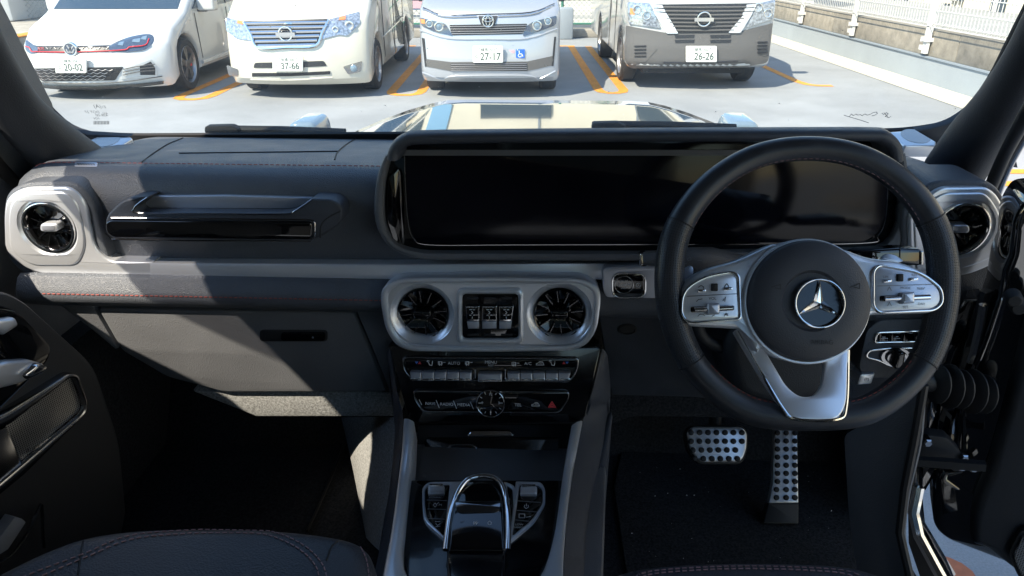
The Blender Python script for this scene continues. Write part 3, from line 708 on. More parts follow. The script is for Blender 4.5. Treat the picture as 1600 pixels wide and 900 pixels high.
for P, amb, rr in (([(656, 27, 3), (696, 37, 4), (708, 56, 3), (680, 50, 6), (658, 40, 5)], [(657, 29), (664, 30.5), (664, 37), (658, 36)], ((686, 41.5, 7.5), (671, 37, 6))), ([(870, 24, 3), (832, 34, 4), (820, 43, 4), (817, 57, 3), (840, 50, 6), (869, 39, 5)], None, ((839, 40, 7.5), (856, 33, 6)))):
    hl = D('headlight', P, .012, 'lamp_dark')
    if amb: D('indicator', amb, .018, 'amber', hl)
    for px, py, r_ in rr:
        fr = c.frame(px, py, .016); ring('lamp_ring', fr, fr.circ(px, py, r_), fr.circ(px, py, r_*.68), -.02, .008, 'chrome', hl, bev=.002, n=28)
        lathe('lamp_lens', fr, fr.uv(px, py), [(r_*.66*fr.m, -.01), (r_*.6*fr.m, .004), (.003, .012)], 'lamp_clear', hl, n=24)
lb = D('lower_grille', [(665, 92), (704, 97), (824, 96), (865, 87), (864, 102), (824, 111), (704, 111), (666, 104)], .006, 'bumper_grey')
D('grille_opening', [(705, 99), (823, 98), (823, 110), (705, 110)], .010, 'grille_black', lb)
for k in range(4): c.bar('grille_bar', [(705, 100.5+k*3), (762, 100+k*3), (823, 99.3+k*3)], .7, .016, 'alloy', lb)
for P in ([(659, 59), (663, 60), (667, 104), (664, 104)], [(866, 58), (869, 57), (865, 103), (862, 103)]): D('side_slit', P, .006, 'grille_black')
c.bar('bumper_crease', [(656, 47), (700, 60), (762, 61), (824, 60), (870, 45)], 1.2, .006, 'paint_silver')
c.bar('bumper_lip', [(660, 113), (690, 124), (712, 119), (820, 118), (842, 123), (868, 111)], 1.3, .006, 'paint_silver')
c.plate(739, 72, 786, 98, '練馬 501', 'ゆ', '27-17')
fr = c.frame(813, 84, .006)
st = plate('wheelchair_sticker', fr, fr.rect(806, 77, 820, 91, 1), -.01, .002, 'sticker_blue', c.root, bev=.0005)
lines('wheelchair_symbol', fr, [[(811, 79), (811.5, 84), (815, 84), (817, 88)], [(811, 84.5), (809.5, 86.5), (811, 89), (814, 88.6), (814.6, 87)], [(808, 78), (809, 78)]], 1.1, 'sticker_white', st, d=.003)
plate('pink_sticker', fr, fr.rect(790, 78, 804, 83, .5), -.01, .002, 'pink_sign', c.root, bev=.0005)
c.windscreen((.70, c.front[-1][1]), (1.55, 1.78), belt=1.05)
c.side_window([(1.25, 1.15), (1.7, 1.66), (2.3, 1.70), (2.3, 1.12)], belt=1.05); c.side_window([(2.36, 1.12), (2.36, 1.70), (4.3, 1.68), (4.4, 1.2)], belt=1.05)
c.mirrors(1.1, 1.16, 'paint_silver')
# --- white van with grey bumper
yw = gx(978, 125.5)[1]; yf = yw-.92; xc = (1096-800)/FPX*(yf*cp+.5)
c = ParkedCar('white_cargo_van', 'white cargo van with an unpainted grey bumper and black slatted grille, plate 26-26', xc, yf, 1.86,
    rows(yf, [(.14, 106), (.02, 103), (0, 94), (.0, 75), (.03, 52), (.04, 30), (.06, 8), (.10, -2), (.30, -14), (.5, -22)]),
    [(1.25, 1.92), (1.6, 2.0), (4.7, 1.99), (4.95, 1.8), (5.0, .9), (4.95, .3)], (.95, 3.5), .13, 'paint_vanwhite', zb=.30, belt=1.1, wr=.335, rims='alloy', bowlen=.5)
D = c.drape
bp = D('bumper', [(978, 40, 2), (1039, 51), (1148, 51), (1207, 36, 2), (1200, 98, 8), (1157, 105, 4), (984, 107, 6), (977, 95, 4)], .012, 'bumper_grey')
gr = D('grille', [(1020, 7, 3), (1100, 6), (1184, 5, 3), (1142, 51, 3), (1059, 52, 3)], .018, 'grille_black')
for k in range(7):
    y = 11+k*6.0; xl = 1022+(y-7)*.84; xr = 1182-(y-5)*.86
    c.bar('grille_bar', [(xl, y), ((xl+xr)/2, y+.4), (xr, y-.5)], 1.35, .024, 'bumper_grey', gr)
for P in ([(1021, 19), (1041, 21), (1059, 52), (1041, 52)], [(1174, 22), (1160, 24), (1137, 51), (1156, 51)]): D('chrome_wing', P, .032, 'silver', gr, rpx=2)
for k in range(3):
    D('chrome_tab', [(1019+k*3, 7+k*6), (1034+k*3, 8+k*6), (1036+k*3, 12+k*6), (1021+k*3, 11.5+k*6)], .034, 'silver', gr); D('chrome_tab', [(1166-k*3, 7+k*6), (1181-k*3, 6+k*6), (1180-k*3, 10.5+k*6), (1165-k*3, 11.5+k*6)], .034, 'silver', gr)
fr, em = c.badge_ring(1100, 30, 11.5, 'chrome', off=.06)
box('emblem_bar', *sorted((fr.P(1085, 30).x, fr.P(1115, 30).x)), fr.o.y-.014, fr.o.y+.0, fr.o.z-.022, fr.o.z+.022, 'chrome', em)
for P, ind in (([(980, 3, 3), (1015, 4, 3), (1033, 44, 4), (982, 37, 4)], [(984, 12), (992, 14), (991, 23), (984, 22)]), ([(1184, 5, 3), (1211, -1, 3), (1208, 29, 4), (1165, 43, 4)], None)):
    hl = D('headlight', P, .02, 'lamp_glass')
    lx = sum(q_[0] for q_ in P)/4; ly = sum(q_[1] for q_ in P)/4-3
    for k_ in (-7, 8):
        fr = c.frame(lx+k_, ly+k_*.6, .03); ring('lamp_ring', fr, fr.circ(lx+k_, ly+k_*.6, 7, 28), fr.circ(lx+k_, ly+k_*.6, 5, 28), -.02, .006, 'chrome', hl, bev=.003, n=28)
    if ind: D('indicator', ind, .026, 'amber', hl)
for x0_, x1_ in ((1054, 1085), (1109, 1142)):
    for k in range(2): D('bumper_slot', [(x0_, 54.5+k*7.5), (x1_, 54+k*7.5), (x1_-1, 59+k*7.5), (x0_+1, 59.5+k*7.5)], .018, 'grille_black', bp)
c.bar('lower_slot', [(1036, 97.5), (1095, 98), (1152, 95.5)], 1.6, .012, 'grille_black', bp)
for P, xs, ys in (([(990, 53), (1006, 58), (1027, 76), (1008, 97), (988, 96)], (991, 1009), 72), ([(1202, 46), (1190, 52), (1179, 69), (1192, 88), (1199, 86)], (1183, 1198), 66)):
    fp = D('fog_recess', P, .018, 'bumper_grey', bp, rpx=3)
    for k in range(4): c.bar('recess_slot', [(xs[0], ys+k*5.2), (xs[1], ys+k*5.2-.5)], 1.3, .022, 'grille_black', fp)
c.plate(1072, 72, 1120, 97, '練馬 302', 'に', '26-26')
c.windscreen((.5, c.front[-1][1]), (1.25, 1.92), belt=1.1)
c.side_window([(1.0, 1.2), (1.4, 1.8), (2.0, 1.82), (2.0, 1.15)], belt=1.1); c.side_window([(2.2, 1.2), (2.2, 1.82), (4.6, 1.82), (4.6, 1.2)], belt=1.1)
c.mirrors(.75, 1.35, 'matte_black'); c.side_line([(2.1, .35), (2.1, 1.1)]); c.side_line([(1.45, .35), (1.45, 1.1)])
# --- pale blue car further off on the left, standing crosswise
q = gx(88, 24); space(Matrix.Translation((q[0]+.1, q[1], 0)) @ Matrix.Rotation(R(-62), 4, 'Z'))
CAM_keep = CAM
c = ParkedCar('blue_hatchback', 'pale blue hatchback parked crosswise beyond the concrete island', .83, -.86, 1.70,
    [(.12, .17), (.02, .24), (0, .45), (.05, .62), (.12, .72), (.6, .86), (.95, .96)], [(1.7, 1.42), (2.1, 1.48), (3.1, 1.46), (3.7, 1.1), (4.0, .9), (4.0, .4), (3.95, .24)], (.86, 3.3), .28, 'paint_blue', group='cars further off')
c.windscreen((.95, .96), (1.7, 1.42)); c.side_window([(1.3, .98), (1.85, 1.36), (3.0, 1.36), (3.3, 1.0)])
space(Matrix.Identity(4))
# ---------------------------------------------------------------- our own car: shell, bonnet, glass, doors
space(CAR)
shell = thing('car_body', 'glossy black off-road car body with pillars, roof and flat bonnet around the cabin', 'car', (0, .2, 0))
# bonnet
def bonnet_z(x, y):
    a = abs(x-.0); z = 1.225-.012*max(0, y-1.9)
    if a > .30: z -= .11*min(1, (a-.30)/.36)**1.5
    return z
YB = [1.56, 1.8, 2.1, 2.3, 2.40, 2.44, 2.455]; XB = [-.66, -.60, -.52, -.44, -.37, -.32, -.26, -.13, 0, .13, .26, .32, .37, .44, .52, .60, .66]
L = []
for y in YB: L.append([(x, y-.10*max(0, abs(x)-.3)/.36, bonnet_z(x, y)-(.05 if y > 2.45 else .012 if y > 2.43 else 0)) for x in XB])
V, F = skin(L, closed=False); k = len(V); n = len(XB)
V += [(x, 2.45, .9) for x in XB]; F += [((len(YB)-1)*n+i, (len(YB)-1)*n+i+1, k+i+1, k+i) for i in range(n-1)]
mk('bonnet', V, F, 'car_black', shell, smooth=50)
for sd in (-1, 1):
    fe = box('front_wing', *sorted((sd*.668, sd*.86)), 1.45, 2.42, .75, 1.085, 'car_black', shell, bev=.03)
for px, py in ((478, 190), (1157, 189)):
    p = W(px, py, 2.25); fr = Fr((p.x, 2.22, p.z-.028), 0)
    lp = plate('indicator_lamp', fr, rnd([(-.055, -.03), (.055, -.03), (.042, .035), (-.038, .035)], [.005, .005, .022, .022]), -.12, .02, 'lamp_clear', shell, bev=.014, segs=3)
    box('lamp_base', p.x-.06, p.x+.06, 2.19, 2.36, p.z-.09, p.z-.06, 'car_black', lp, bev=.005)
box('cowl', -.74, .74, 1.47, 1.60, 1.10, 1.262, 'matte_black', shell, bev=.01)
# windscreen with its black printed border
FG_ = Fr(W(790, 212, 1.47), -24)
inner = [(205, 210, 30), (135, 207, 30), (98, 189, 30), (62, 150, 30), (30, 92, 40), (0, 22, 40), (-150, -350), (1760, -350), (1610, -10, 40), (1580, 50, 40), (1545, 122, 40), (1512, 168, 30), (1475, 192, 30), (1420, 201, 30), (1360, 203)]
outer = [(205, 232), (110, 232), (60, 212), (20, 172), (-25, 105), (-60, 30), (-215, -375), (1830, -375), (1670, 0), (1640, 70), (1600, 150), (1560, 195), (1500, 228), (1420, 232), (1360, 232)]
plate_holes('windscreen_border', FG_, FG_.poly(outer), [FG_.poly(inner)], -.004, .003, 'matte_black', shell, bev=.0008, hb=.0005)
gl = plate('windscreen', FG_, inset(ccw(FG_.poly(inner)), -.02), -.012, -.0065, 'windshield_glass', shell, bev=.0004, segs=1)
for i, (px, py, s_, t_) in enumerate(((148, 172, 7, '(A)'), (140, 181, 5, 'DOT 27'), (155, 186, 5, '43R-00'), (158, 173, 5, 'E1'), (160, 183, 4, 'AS1'), (147, 191, 4, 'M24'))):
    text('glass_marking', t_, FG_, px, py, s_, 'print_dim', gl, d=-.0125, flip=-1)
lines('glass_marking', FG_, [[(143+i*2.3, 195), (143+i*2.3, 200)] for i in range(11)], 1.3, 'print_dim', gl, d=-.0125)
scr = [[(1321, 186), (1345, 193), (1360, 198)], [(1330, 188), (1333, 184), (1336, 187), (1340, 184), (1343, 186), (1347, 185), (1350, 187), (1354, 184), (1358, 186), (1362, 185), (1367, 182), (1372, 181), (1374, 183), (1370, 186), (1365, 187)], [(1381, 183), (1384, 185), (1388, 182), (1391, 184), (1386, 188), (1392, 190), (1395, 188)], [(1384, 182), (1390, 188)]]
lines('glass_script', FG_, scr, .9, 'print_dim', gl, d=-.0125)
A = Acc(); rg = random.Random(3)
for i in range(70):                                  # dust and droplets dried on the glass
    c_ = FG_.uv(rg.uniform(20, 1560), rg.uniform(2, 196)); rr_ = rg.choice((.0005, .0006, .0008, .0012))
    A.add([FG_.w(c_[0]+rr_*math.cos(k*1.2566), c_[1]+rr_*math.sin(k*1.2566), -.0129) for k in range(5)], [(0, 1, 2, 3, 4)])
tag(A.mk('dust_specks', 'print_light', gl, smooth=0, fix=False), kind='stuff')
# roof, left side with unseen opening shaped to cast the sun patch, rear body
rf = box('roof', -.95, .84, -1.95, 1.16, 1.956, 2.02, 'car_black', shell, bev=.02)
box('headliner', -.76, .76, -1.85, 1.12, 1.935, 1.957, 'headliner', rf, smooth=0)
FS = Fr((-.90, 0, 0), 0, 90)                       # u = +Y forward, v = up, n = +X
sun_opn = [(1.06, 1.27), (.92, 1.315), (.85, 1.36), (.70, 1.50), (.58, 1.54), (.46, 1.62), (.40, 1.68), (.39, 1.80), (.42, 1.83), (.60, 1.81), (.80, 1.80), (.99, 1.80), (1.08, 1.52)]
plate_holes('side_panel', FS, [(-1.9, .45), (1.30, .45), (1.32, 1.40), (1.12, 1.955), (-1.9, 1.955)], [rnd(sun_opn, [.02]*len(sun_opn)), rnd([(-1.5, 1.42), (-.12, 1.42), (-.12, 1.86), (-1.5, 1.86)], [.06]*4)], -.03, .0, 'soft_plastic', shell, bev=.004, hb=.003)
plate('window_visor', FS, [(1.06, 1.61), (1.02, 1.88), (.50, 1.88), (.515, 1.83), (.57, 1.77), (.695, 1.645), (.785, 1.605), (.895, 1.615)], -.036, -.032, 'smoked_glass', shell, bev=.0005, segs=1)
box('rear_panel', -.90, .82, -1.95, -1.9, .45, 1.32, 'car_black', shell, smooth=0)
box('rear_window', -.90, .82, -1.93, -1.925, 1.325, 1.95, 'tinted_glass', shell, smooth=0)
box('side_window', .80, .805, -1.5, -.13, 1.285, 1.95, 'clear_glass', shell, smooth=0)
box('side_window', -.925, -.92, -1.52, -.10, 1.40, 1.88, 'tinted_glass', shell, smooth=0)
box('rear_side', .78, .83, -1.9, -.05, .45, 1.28, 'car_black', shell, smooth=0)
box('centre_pillar', .74, .83, -.12, .02, 1.28, 1.955, 'car_black', shell, smooth=0)
box('rear_pillar', .74, .83, -1.9, -1.55, 1.28, 1.955, 'car_black', shell, smooth=0)
# windscreen pillars
def pillar(name, pts, rp, Y0, Y1, parent, m='pillar_cloth'):
    P = []; n = len(pts); rr = []
    for i, (px, py) in enumerate(pts):
        Y = Y0+(Y1-Y0)*i/(n-1); P.append(W(px, py, Y)); rr.append(rp[i]*Y*1.05/FPX)
    S = spline(P, 5); R2 = [v.x for v in spline([Vector((r_, 0, 0)) for r_ in rr], 5)]
    return tube(name, S, R2, m, parent, n=28, smooth=60)
pillar('pillar_trim', [(128, 270), (80, 226), (26, 172), (-22, 92), (-75, -15), (-180, -220)], [50, 43, 38, 36, 35, 35], 1.27, .97, shell)
pillar('door_seal', [(24, 290), (-16, 244), (-58, 176), (-110, 74), (-180, -80)], [12, 12, 12, 12, 12], 1.18, .95, shell, 'rubber')
pillar('pillar_trim', [(1490, 268), (1528, 212), (1568, 158), (1608, 92), (1656, -5), (1756, -200)], [42, 40, 36, 33, 32, 32], 1.22, .92, shell)
pillar('door_seal', [(1540, 310), (1568, 246), (1592, 200), (1625, 140), (1700, 0)], [9, 9, 10, 11, 12], 1.14, .90, shell, 'rubber')
pillar('outer_pillar', [(1552, 322), (1576, 262), (1612, 196), (1660, 110), (1740, -20)], [5, 5, 6, 8, 9], 1.24, 1.0, shell, 'chrome_dark')
FP = Fr(W(160, 222, 1.36), -10)
plate('pillar_base', FP, FP.poly([(20, 150), (62, 152), (80, 174), (98, 191), (115, 202), (137, 208.5), (205, 212.5), (150, 224), (120, 236), (60, 262), (10, 262)]), -.012, .004, 'pillar_cloth', shell, bev=.004)
FP2 = Fr(W(1450, 222, 1.34), -10)
plate('pillar_base', FP2, FP2.poly([(1430, 203), (1452, 199.5), (1477, 193), (1497, 183), (1514, 170), (1532, 148), (1560, 120), (1590, 262), (1500, 250), (1462, 222)]), -.012, .004, 'pillar_cloth', shell, bev=.004)
# wipers parked along the foot of the glass
def wiper(pts, tip, label):
    t = thing('windscreen_wiper', label, 'wiper', W(pts[0][0], pts[0][1], 1.52), 'windscreen wipers')
    P = [W(px, py, 1.53) for px, py in pts]
    tube('wiper_arm', P, .006, 'matte_black', t, n=8, sx=1.3)
    tube('wiper_blade', [p+Vector((0, .012, -.010)) for p in P], .005, 'rubber', t, n=6)
    fr = Fr(W(tip[0], tip[1], 1.52)); h = 1
    plate('blade_clip', fr, fr.poly([(tip[0]-24, tip[1]+5, 2), (tip[0]-22, tip[1]-4, 3), (tip[0]+18, tip[1]-5, 3), (tip[0]+30, tip[1]+1, 2), (tip[0]+28, tip[1]+5, 2)]), -.012, .006, 'matte_black', t, bev=.003)
wiper([(322, 203), (360, 201), (440, 202), (540, 206)], (345, 200), 'black wiper resting on the glass before the passenger side of the dashboard')
wiper([(925, 196), (965, 194), (1050, 195), (1150, 199)], (948, 195), 'black wiper resting on the glass behind the wide screen hood')
# floor and footwells
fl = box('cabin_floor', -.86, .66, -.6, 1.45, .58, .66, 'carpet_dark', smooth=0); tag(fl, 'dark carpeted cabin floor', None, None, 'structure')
toe = mk('toe_board', [(-.86, 1.30, .65), (.78, 1.30, .65), (.78, 1.52, 1.02), (-.86, 1.52, 1.02), (-.86, 1.52, 1.25), (.78, 1.52, 1.25)], [(0, 1, 2, 3), (3, 2, 5, 4)], 'carpet_dark', fl, smooth=0)
box('footwell_side', -.87, -.83, .3, 1.5, .6, 1.02, 'carpet_dark', fl, smooth=0)
box('footwell_side', .655, .685, 1.12, 1.46, .60, .90, 'carpet_dark', fl, smooth=0)
tube('mat_edge', spline([WZ(480, 830, .668), WZ(505, 775, .668), WZ(530, 715, .668), WZ(545, 670, .668)], 5), .003, 'rubber', fl, n=6)
mtd = mk('floor_mat', [WZ(960, 760, .668), WZ(980, 900, .668), WZ(1345, 930, .668), WZ(1320, 830, .668), WZ(1190, 810, .668), WZ(1060, 690, .668), WZ(975, 690, .668)], [tuple(range(7))], 'carpet_dark', fl, smooth=0)
A = Acc()
for i in range(60):
    c_ = WZ(rg.uniform(985, 1310), rg.uniform(730, 895), .6695); rr_ = rg.choice((.0006, .0008, .001, .0016)); an = rg.uniform(0, 3)
    A.add([(c_.x+rr_*math.cos(an), c_.y+rr_*math.sin(an), c_.z), (c_.x-rr_*math.sin(an)*.6, c_.y+rr_*math.cos(an)*.6, c_.z+rr_), (c_.x-rr_*math.cos(an), c_.y-rr_*math.sin(an), c_.z)], [(0, 1, 2)])
tag(A.mk('lint', 'print_light', fl, smooth=0, fix=False), kind='stuff')
# right sill and lower pillar trim
FK = Fr(W(1370, 740, .86), 5, -52)
kp = plate('kick_panel', FK, FK.poly([(1318, 680, 10), (1430, 618), (1446, 600), (1440, 690, 30), (1418, 780, 30), (1412, 840, 20), (1440, 960), (1360, 960), (1335, 880, 30), (1325, 800, 30)]), -.004, .0, 'soft_plastic', shell, bev=.002)
tube('sill_seal', [FK.P(x, y, .004) for x, y in ((1446, 600), (1432, 680), (1416, 760), (1408, 830), (1424, 900), (1450, 970))], .006, 'rubber', kp, n=8)
FL2 = Fr(W(1450, 850, .84), 20, -40)
plate('painted_sill', FL2, FL2.poly([(1416, 742), (1430, 720), (1428, 790), (1432, 830), (1482, 915), (1440, 915), (1418, 850)]), -.06, -.004, 'car_black', shell, bev=.003)
tube('sill_trim', [FL2.P(x, y, .004) for x, y in ((1436, 760), (1428, 800), (1436, 836), (1462, 884), (1490, 935))], .008, 'chrome', shell, n=8)
tube('door_aperture_flange', spline([W(x, y, .96) for x, y in ((1543, 455), (1530, 500), (1515, 560), (1500, 605), (1480, 650), (1470, 700), (1436, 760))], 4), .010, 'car_black', shell, n=8)
FQ = Fr(W(1480, 600, 1.0), 0, -30)
plate('front_post', FQ, FQ.poly([(1430, 560), (1505, 470), (1530, 470), (1512, 545), (1498, 610), (1478, 640), (1470, 700), (1440, 760), (1410, 760)]), -.05, .0, 'car_black', shell, bev=.004)
tube('bright_flange', [W(x, y, .93) for x, y in ((1537, 476), (1531, 510), (1522, 550), (1516, 566))], .006, 'chrome', shell, n=8)
# driver's door, standing open
dd = thing('open_door', 'black car door standing open beside the steering wheel with a ribbed rubber cable boot', 'car door', W(1540, 700, .9))
FO = Fr(W(1530, 660, .92), 0, -20)
plate('door_frame', FO, FO.poly([(1497, 735), (1498, 650, 10), (1512, 600), (1540, 530), (1560, 470), (1567, 425), (1578, 400), (1583, 345, 15), (1604, 312, 10), (1760, 296), (1780, 960), (1600, 893, 10), (1478, 846, 18), (1459, 826, 14), (1463, 748, 10), (1475, 735, 6)]), -.10, .0, 'car_black', dd, bev=.012, segs=3)
FO2 = Fr(W(1560, 700, .895), 0, -20)
dp = plate('door_panel', FO2, FO2.poly([(1517, 845, 40), (1520, 790, 30), (1545, 730), (1570, 640), (1590, 560), (1612, 470), (1780, 440), (1780, 950), (1590, 890, 20), (1540, 850, 20)]), -.02, .012, 'door_trim', dd, bev=.012, segs=3)
plate('speaker_surround', FO2, FO2.poly([(1570, 850, 10), (1590, 812, 12), (1700, 800), (1700, 910), (1590, 893, 14)]), .010, .022, 'matte_black', dp, bev=.004)
plate('speaker_grille', FO2, FO2.poly([(1577, 850, 12), (1594, 817, 10), (1700, 808), (1700, 905), (1594, 888, 14)]), .015, .026, 'speaker_mesh', dp, bev=.003)
for i in range(5):
    x = 1465+i*18; fr = Fr(W(x, 600+i*4, .90), 0, -70)
    lathe('boot_pleat', fr, (0, 0), [(.012, -.009), (.022+.003*(i % 2), -.001), (.022+.003*(i % 2), .001), (.012, .009)], 'rubber', dd, n=20, ell=1.35)
tube('cable_boot', [W(x, y, .905) for x, y in ((1440, 592), (1470, 600), (1505, 608), (1545, 622))], .015, 'rubber', dd, n=14, sx=1, sy=1)
st = mk('check_strap', *boxVF(-.055, .045, -.005, .005, -.006, .006), 'matte_black', dd, local=True); st.matrix_basis = XF @ Matrix.Translation(W(1482, 724, .88)) @ Matrix.Rotation(R(-12), 4, 'Y') @ Matrix.Rotation(R(-20), 4, 'Z')
hg = plate('hinge', Fr(W(1470, 700, .905), 0, -10), Fr(W(1470, 700, .905), 0, -10).poly([(1425, 690, 4), (1450, 680, 6), (1480, 684, 4), (1500, 705, 4), (1512, 735, 6), (1490, 738, 4), (1472, 716, 6), (1430, 716, 4)]), -.02, .0, 'matte_black', dd, bev=.003)
for px, py in ((1448, 690), (1505, 714), (1502, 728), (1520, 730)): fr = Fr(W(px, py, .90)); lathe('hinge_bolt', fr, (0, 0), [(.007, -.01), (.007, .004), (.005, .006), (.001, .006)], 'chrome_dark', hg, n=6, smooth=20)
for px, py in ((1584, 466), (1590, 478)): fr = Fr(W(px, py, .885), 0, -20); lathe('striker_bolt', fr, (0, 0), [(.010, -.01), (.010, .006), (.007, .010), (.001, .010)], 'matte_black', dd, n=16)
# passenger's door, at the left edge
pd = thing('passenger_door', 'black passenger door with perforated metal speaker grille and chrome seat switches', 'car door', W(40, 760, .8))
FD_ = Fr(W(60, 640, .88), 0, 72)
plate('door_panel', FD_, FD_.poly([(-260, 760), (-60, 500), (0, 452, 20), (40, 470, 20), (150, 570, 30), (190, 690, 40), (200, 800), (150, 1050), (-400, 1300)]), -.05, .0, 'door_trim', pd, bev=.01)
plate('gloss_panel', FD_, FD_.poly([(-120, 600), (-30, 470), (20, 482, 20), (75, 540, 20), (70, 562, 10), (0, 632), (-60, 690)]), -.002, .010, 'gloss_black', pd, bev=.006)
sf = ring('speaker_frame', FD_, FD_.poly([(-110, 690), (0, 640), (98, 580, 14), (112, 582, 10), (127, 622, 10), (128, 640, 14), (27, 738), (-110, 850)]), FD_.poly([(-100, 700), (4, 660), (98, 588, 10), (106, 588, 8), (121, 625, 8), (120, 641, 10), (26, 720), (-100, 825)]), .0, .016, 'chrome_dark', pd, bev=.004, n=120)
sg_ = plate('speaker_grille', FD_, FD_.poly([(2, 664), (98, 589, 8), (105, 589, 8), (120, 626, 8), (119, 640, 10), (27, 718)]), .002, .008, 'speaker_mesh', pd, bev=.001)
text('speaker_script', 'Burmester', FD_, 32, 706, 8, 'chrome', sg_, d=.0095, sx=1.0, shear=.4, align='LEFT', rot=-2)
plate('armrest_end', FD_, FD_.poly([(-110, 800), (-100, 700), (2, 664), (26, 722), (-40, 790)]), .0, .012, 'chrome_dark', pd, bev=.004)
for P in ([(-60, 575), (-5, 560, 6), (30, 558, 8), (56, 566, 6), (52, 578, 6), (14, 596, 6), (-20, 604)], [(-40, 500), (8, 492, 5), (14, 505, 5), (-10, 520)]):
    sw = plate('seat_switch', FD_, FD_.poly(P), .008, .022, 'silver_dull', pd, bev=.006, segs=3)
plate('switch_key', FD_, FD_.poly([(10, 580, 5), (34, 562, 5), (52, 567, 5), (46, 576, 5), (20, 588, 5)]), .02, .032, 'chrome', pd, bev=.005, segs=3)
tube('pocket_edge', spline([FD_.P(x, y, .02) for x, y in ((-30, 880), (0, 862), (25, 832), (44, 792), (50, 786), (52, 830), (54, 850))], 5), .0025, 'chrome_dark', pd, n=6)
bk = plate('booklet', FD_, FD_.poly([(-60, 880), (0, 800), (12, 803), (18, 808), (-10, 850)]), .01, .03, 'print_dim', bev=.002); tag(bk, 'bundle of pale papers stuck in the passenger door pocket', 'papers')
# ---------------------------------------------------------------- dashboard
space(CAR)
dash = thing('dashboard', 'black leather dashboard with silver trim, round air vents and red stitching', 'dashboard', (0, 1.2, .9))
PR = [(1.50, 213), (1.34, 227), (1.22, 241), (1.16, 251), (1.12, 262), (1.10, 275), (1.085, 295), (1.08, 330), (1.082, 380), (1.085, 412), (1.10, 444), (1.2, 446)]
prof = [(y, W(400, r_, y).z) for y, r_ in PR]
XL = W(9, 340, 1.09).x; XR = W(1577, 340, 1.07).x
def station(x):
    t = min(x-XL, XR-x)
    s = 0 if t < 0 else min(1, t/.085); return (1-(1-s)**2.6)**.5
def loft(name, prof, zc, m, xs, smin=.45, dy=.05, hole=None):
    L = []
    for x in xs:
        s = station(x); k = smin+(1-smin)*s
        L.append([Vector((x, y+dy*(1-s), zc+(z-zc)*k)) for y, z in prof])
    V, F = skin(L, closed=False); n = len(prof)
    F += [tuple(range(n)), tuple(range((len(L)-1)*n, len(L)*n))]
    return mk(name, V, F, m, dash, smooth=50), L
xs = [XL+d for d in (0, .004, .012, .025, .045, .07, .1, .16)]+[XL+.16+(XR-XL-.32)*i/30 for i in range(1, 30)]+[XR-d for d in (.16, .1, .07, .045, .025, .012, .004, 0)]
up, LP_ = loft('upper_pad', prof, 1.21, 'pad', xs)
stitches('stitching', [l[3]*.35+l[4]*.65+Vector((0, -.0008, .0012)) for l in LP_[2:22]], 'red_thread', up, ln=.006, gap=.003, rad=.0007)
stitches('stitching', [l[3]*.35+l[4]*.65+Vector((0, -.0008, .0012)) for l in LP_[40:-2]], 'red_thread', up, ln=.006, gap=.003, rad=.0007)
def top_at(px, py):                                 # point on the upper pad under a pixel
    r = ray(px, py); best = None
    for i in range(400):
        y = 1.0805+i*.0010
        z = prof[7][1]
        for (ya, za), (yb, zb_) in zip(prof[:8], prof[1:8]):
            if yb <= y <= ya:
                z = za+(zb_-za)*(y-ya)/(yb-ya); break
        p = CAM+r*(y/r.y)
        if best is None or abs(p.z-z) < best[0]: best = (abs(p.z-z), p)
    return best[1]+Vector((0, 0, .0008))
for P in ([(286, 216), (262, 226), (240, 240), (222, 254)], [(280, 240), (360, 239), (450, 238), (528, 237)], [(556, 217), (540, 227), (528, 238), (523, 250)]):
    tube('pad_seam', spline([top_at(*p) for p in P], 5), .0012, 'matte_black', up, n=5)
# lower pad below the trim strip, then knee panels
PR2 = [(1.16, 430), (1.055, 432), (1.045, 440), (1.035, 458), (1.030, 470), (1.036, 480), (1.06, 484), (1.2, 486)]
prof2 = [(y, W(400, r_, y).z) for y, r_ in PR2]
xl = W(52, 450, 1.04).x
xc0, xc1 = W(610, 460, 1.04).x, W(928, 460, 1.04).x
lp, LL = loft('lower_pad', prof2, prof2[4][1], 'pad', [x for x in xs if xl-.03 < x < xc0]+[xc0], smin=.8, dy=.0)
loft('lower_pad', prof2, prof2[4][1], 'pad', [xc1]+[x for x in xs if x > xc1], smin=.8, dy=.0)
stitches('stitching', [l[4]*.6+l[3]*.4+Vector((0, -.0012, 0)) for l in LL[2:]], 'red_thread', lp, ln=.005, gap=.003, rad=.0008)
FGB = Fr(W(380, 540, 1.06), -7)
gb = plate('glove_box', FGB, FGB.poly([(152, 482, 6), (552, 489, 6), (582, 560), (604, 613, 4), (350, 613, 10), (262, 590, 10), (190, 548, 8)]), -.08, .0, 'soft_plastic', dash, bev=.004)
lt = plate('latch_recess', FGB, FGB.rect(406, 515, 512, 533, 7), -.004, .0012, 'matte_black', gb, bev=.0006)
plate('latch', FGB, FGB.rect(440, 518, 509, 531, 5), .000, .004, 'gloss_black', gb, bev=.002)
text('latch_mark', '●', FGB, 490, 525, 3, 'print_dim', gb, d=.0045)
plate('side_panel', FGB, FGB.poly([(72, 464, 6), (144, 480, 4), (184, 548, 4), (120, 500)]), -.08, -.002, 'soft_plastic', dash, bev=.004)
plate('inner_panel', FGB, FGB.poly([(556, 489), (625, 489), (625, 614), (608, 614), (586, 560)]), -.08, -.004, 'soft_plastic', dash, bev=.003)
FCP = Fr(W(460, 632, 1.085), 0)
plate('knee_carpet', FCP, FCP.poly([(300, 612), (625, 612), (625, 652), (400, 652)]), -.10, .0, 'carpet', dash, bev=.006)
FKD = Fr(W(1050, 550, 1.08), -5)
plate('knee_panel', FKD, FKD.poly([(935, 490), (1530, 470), (1500, 560), (1440, 620), (1330, 645), (1080, 622), (955, 619)]), -.08, .0, 'leather', dash, bev=.006)
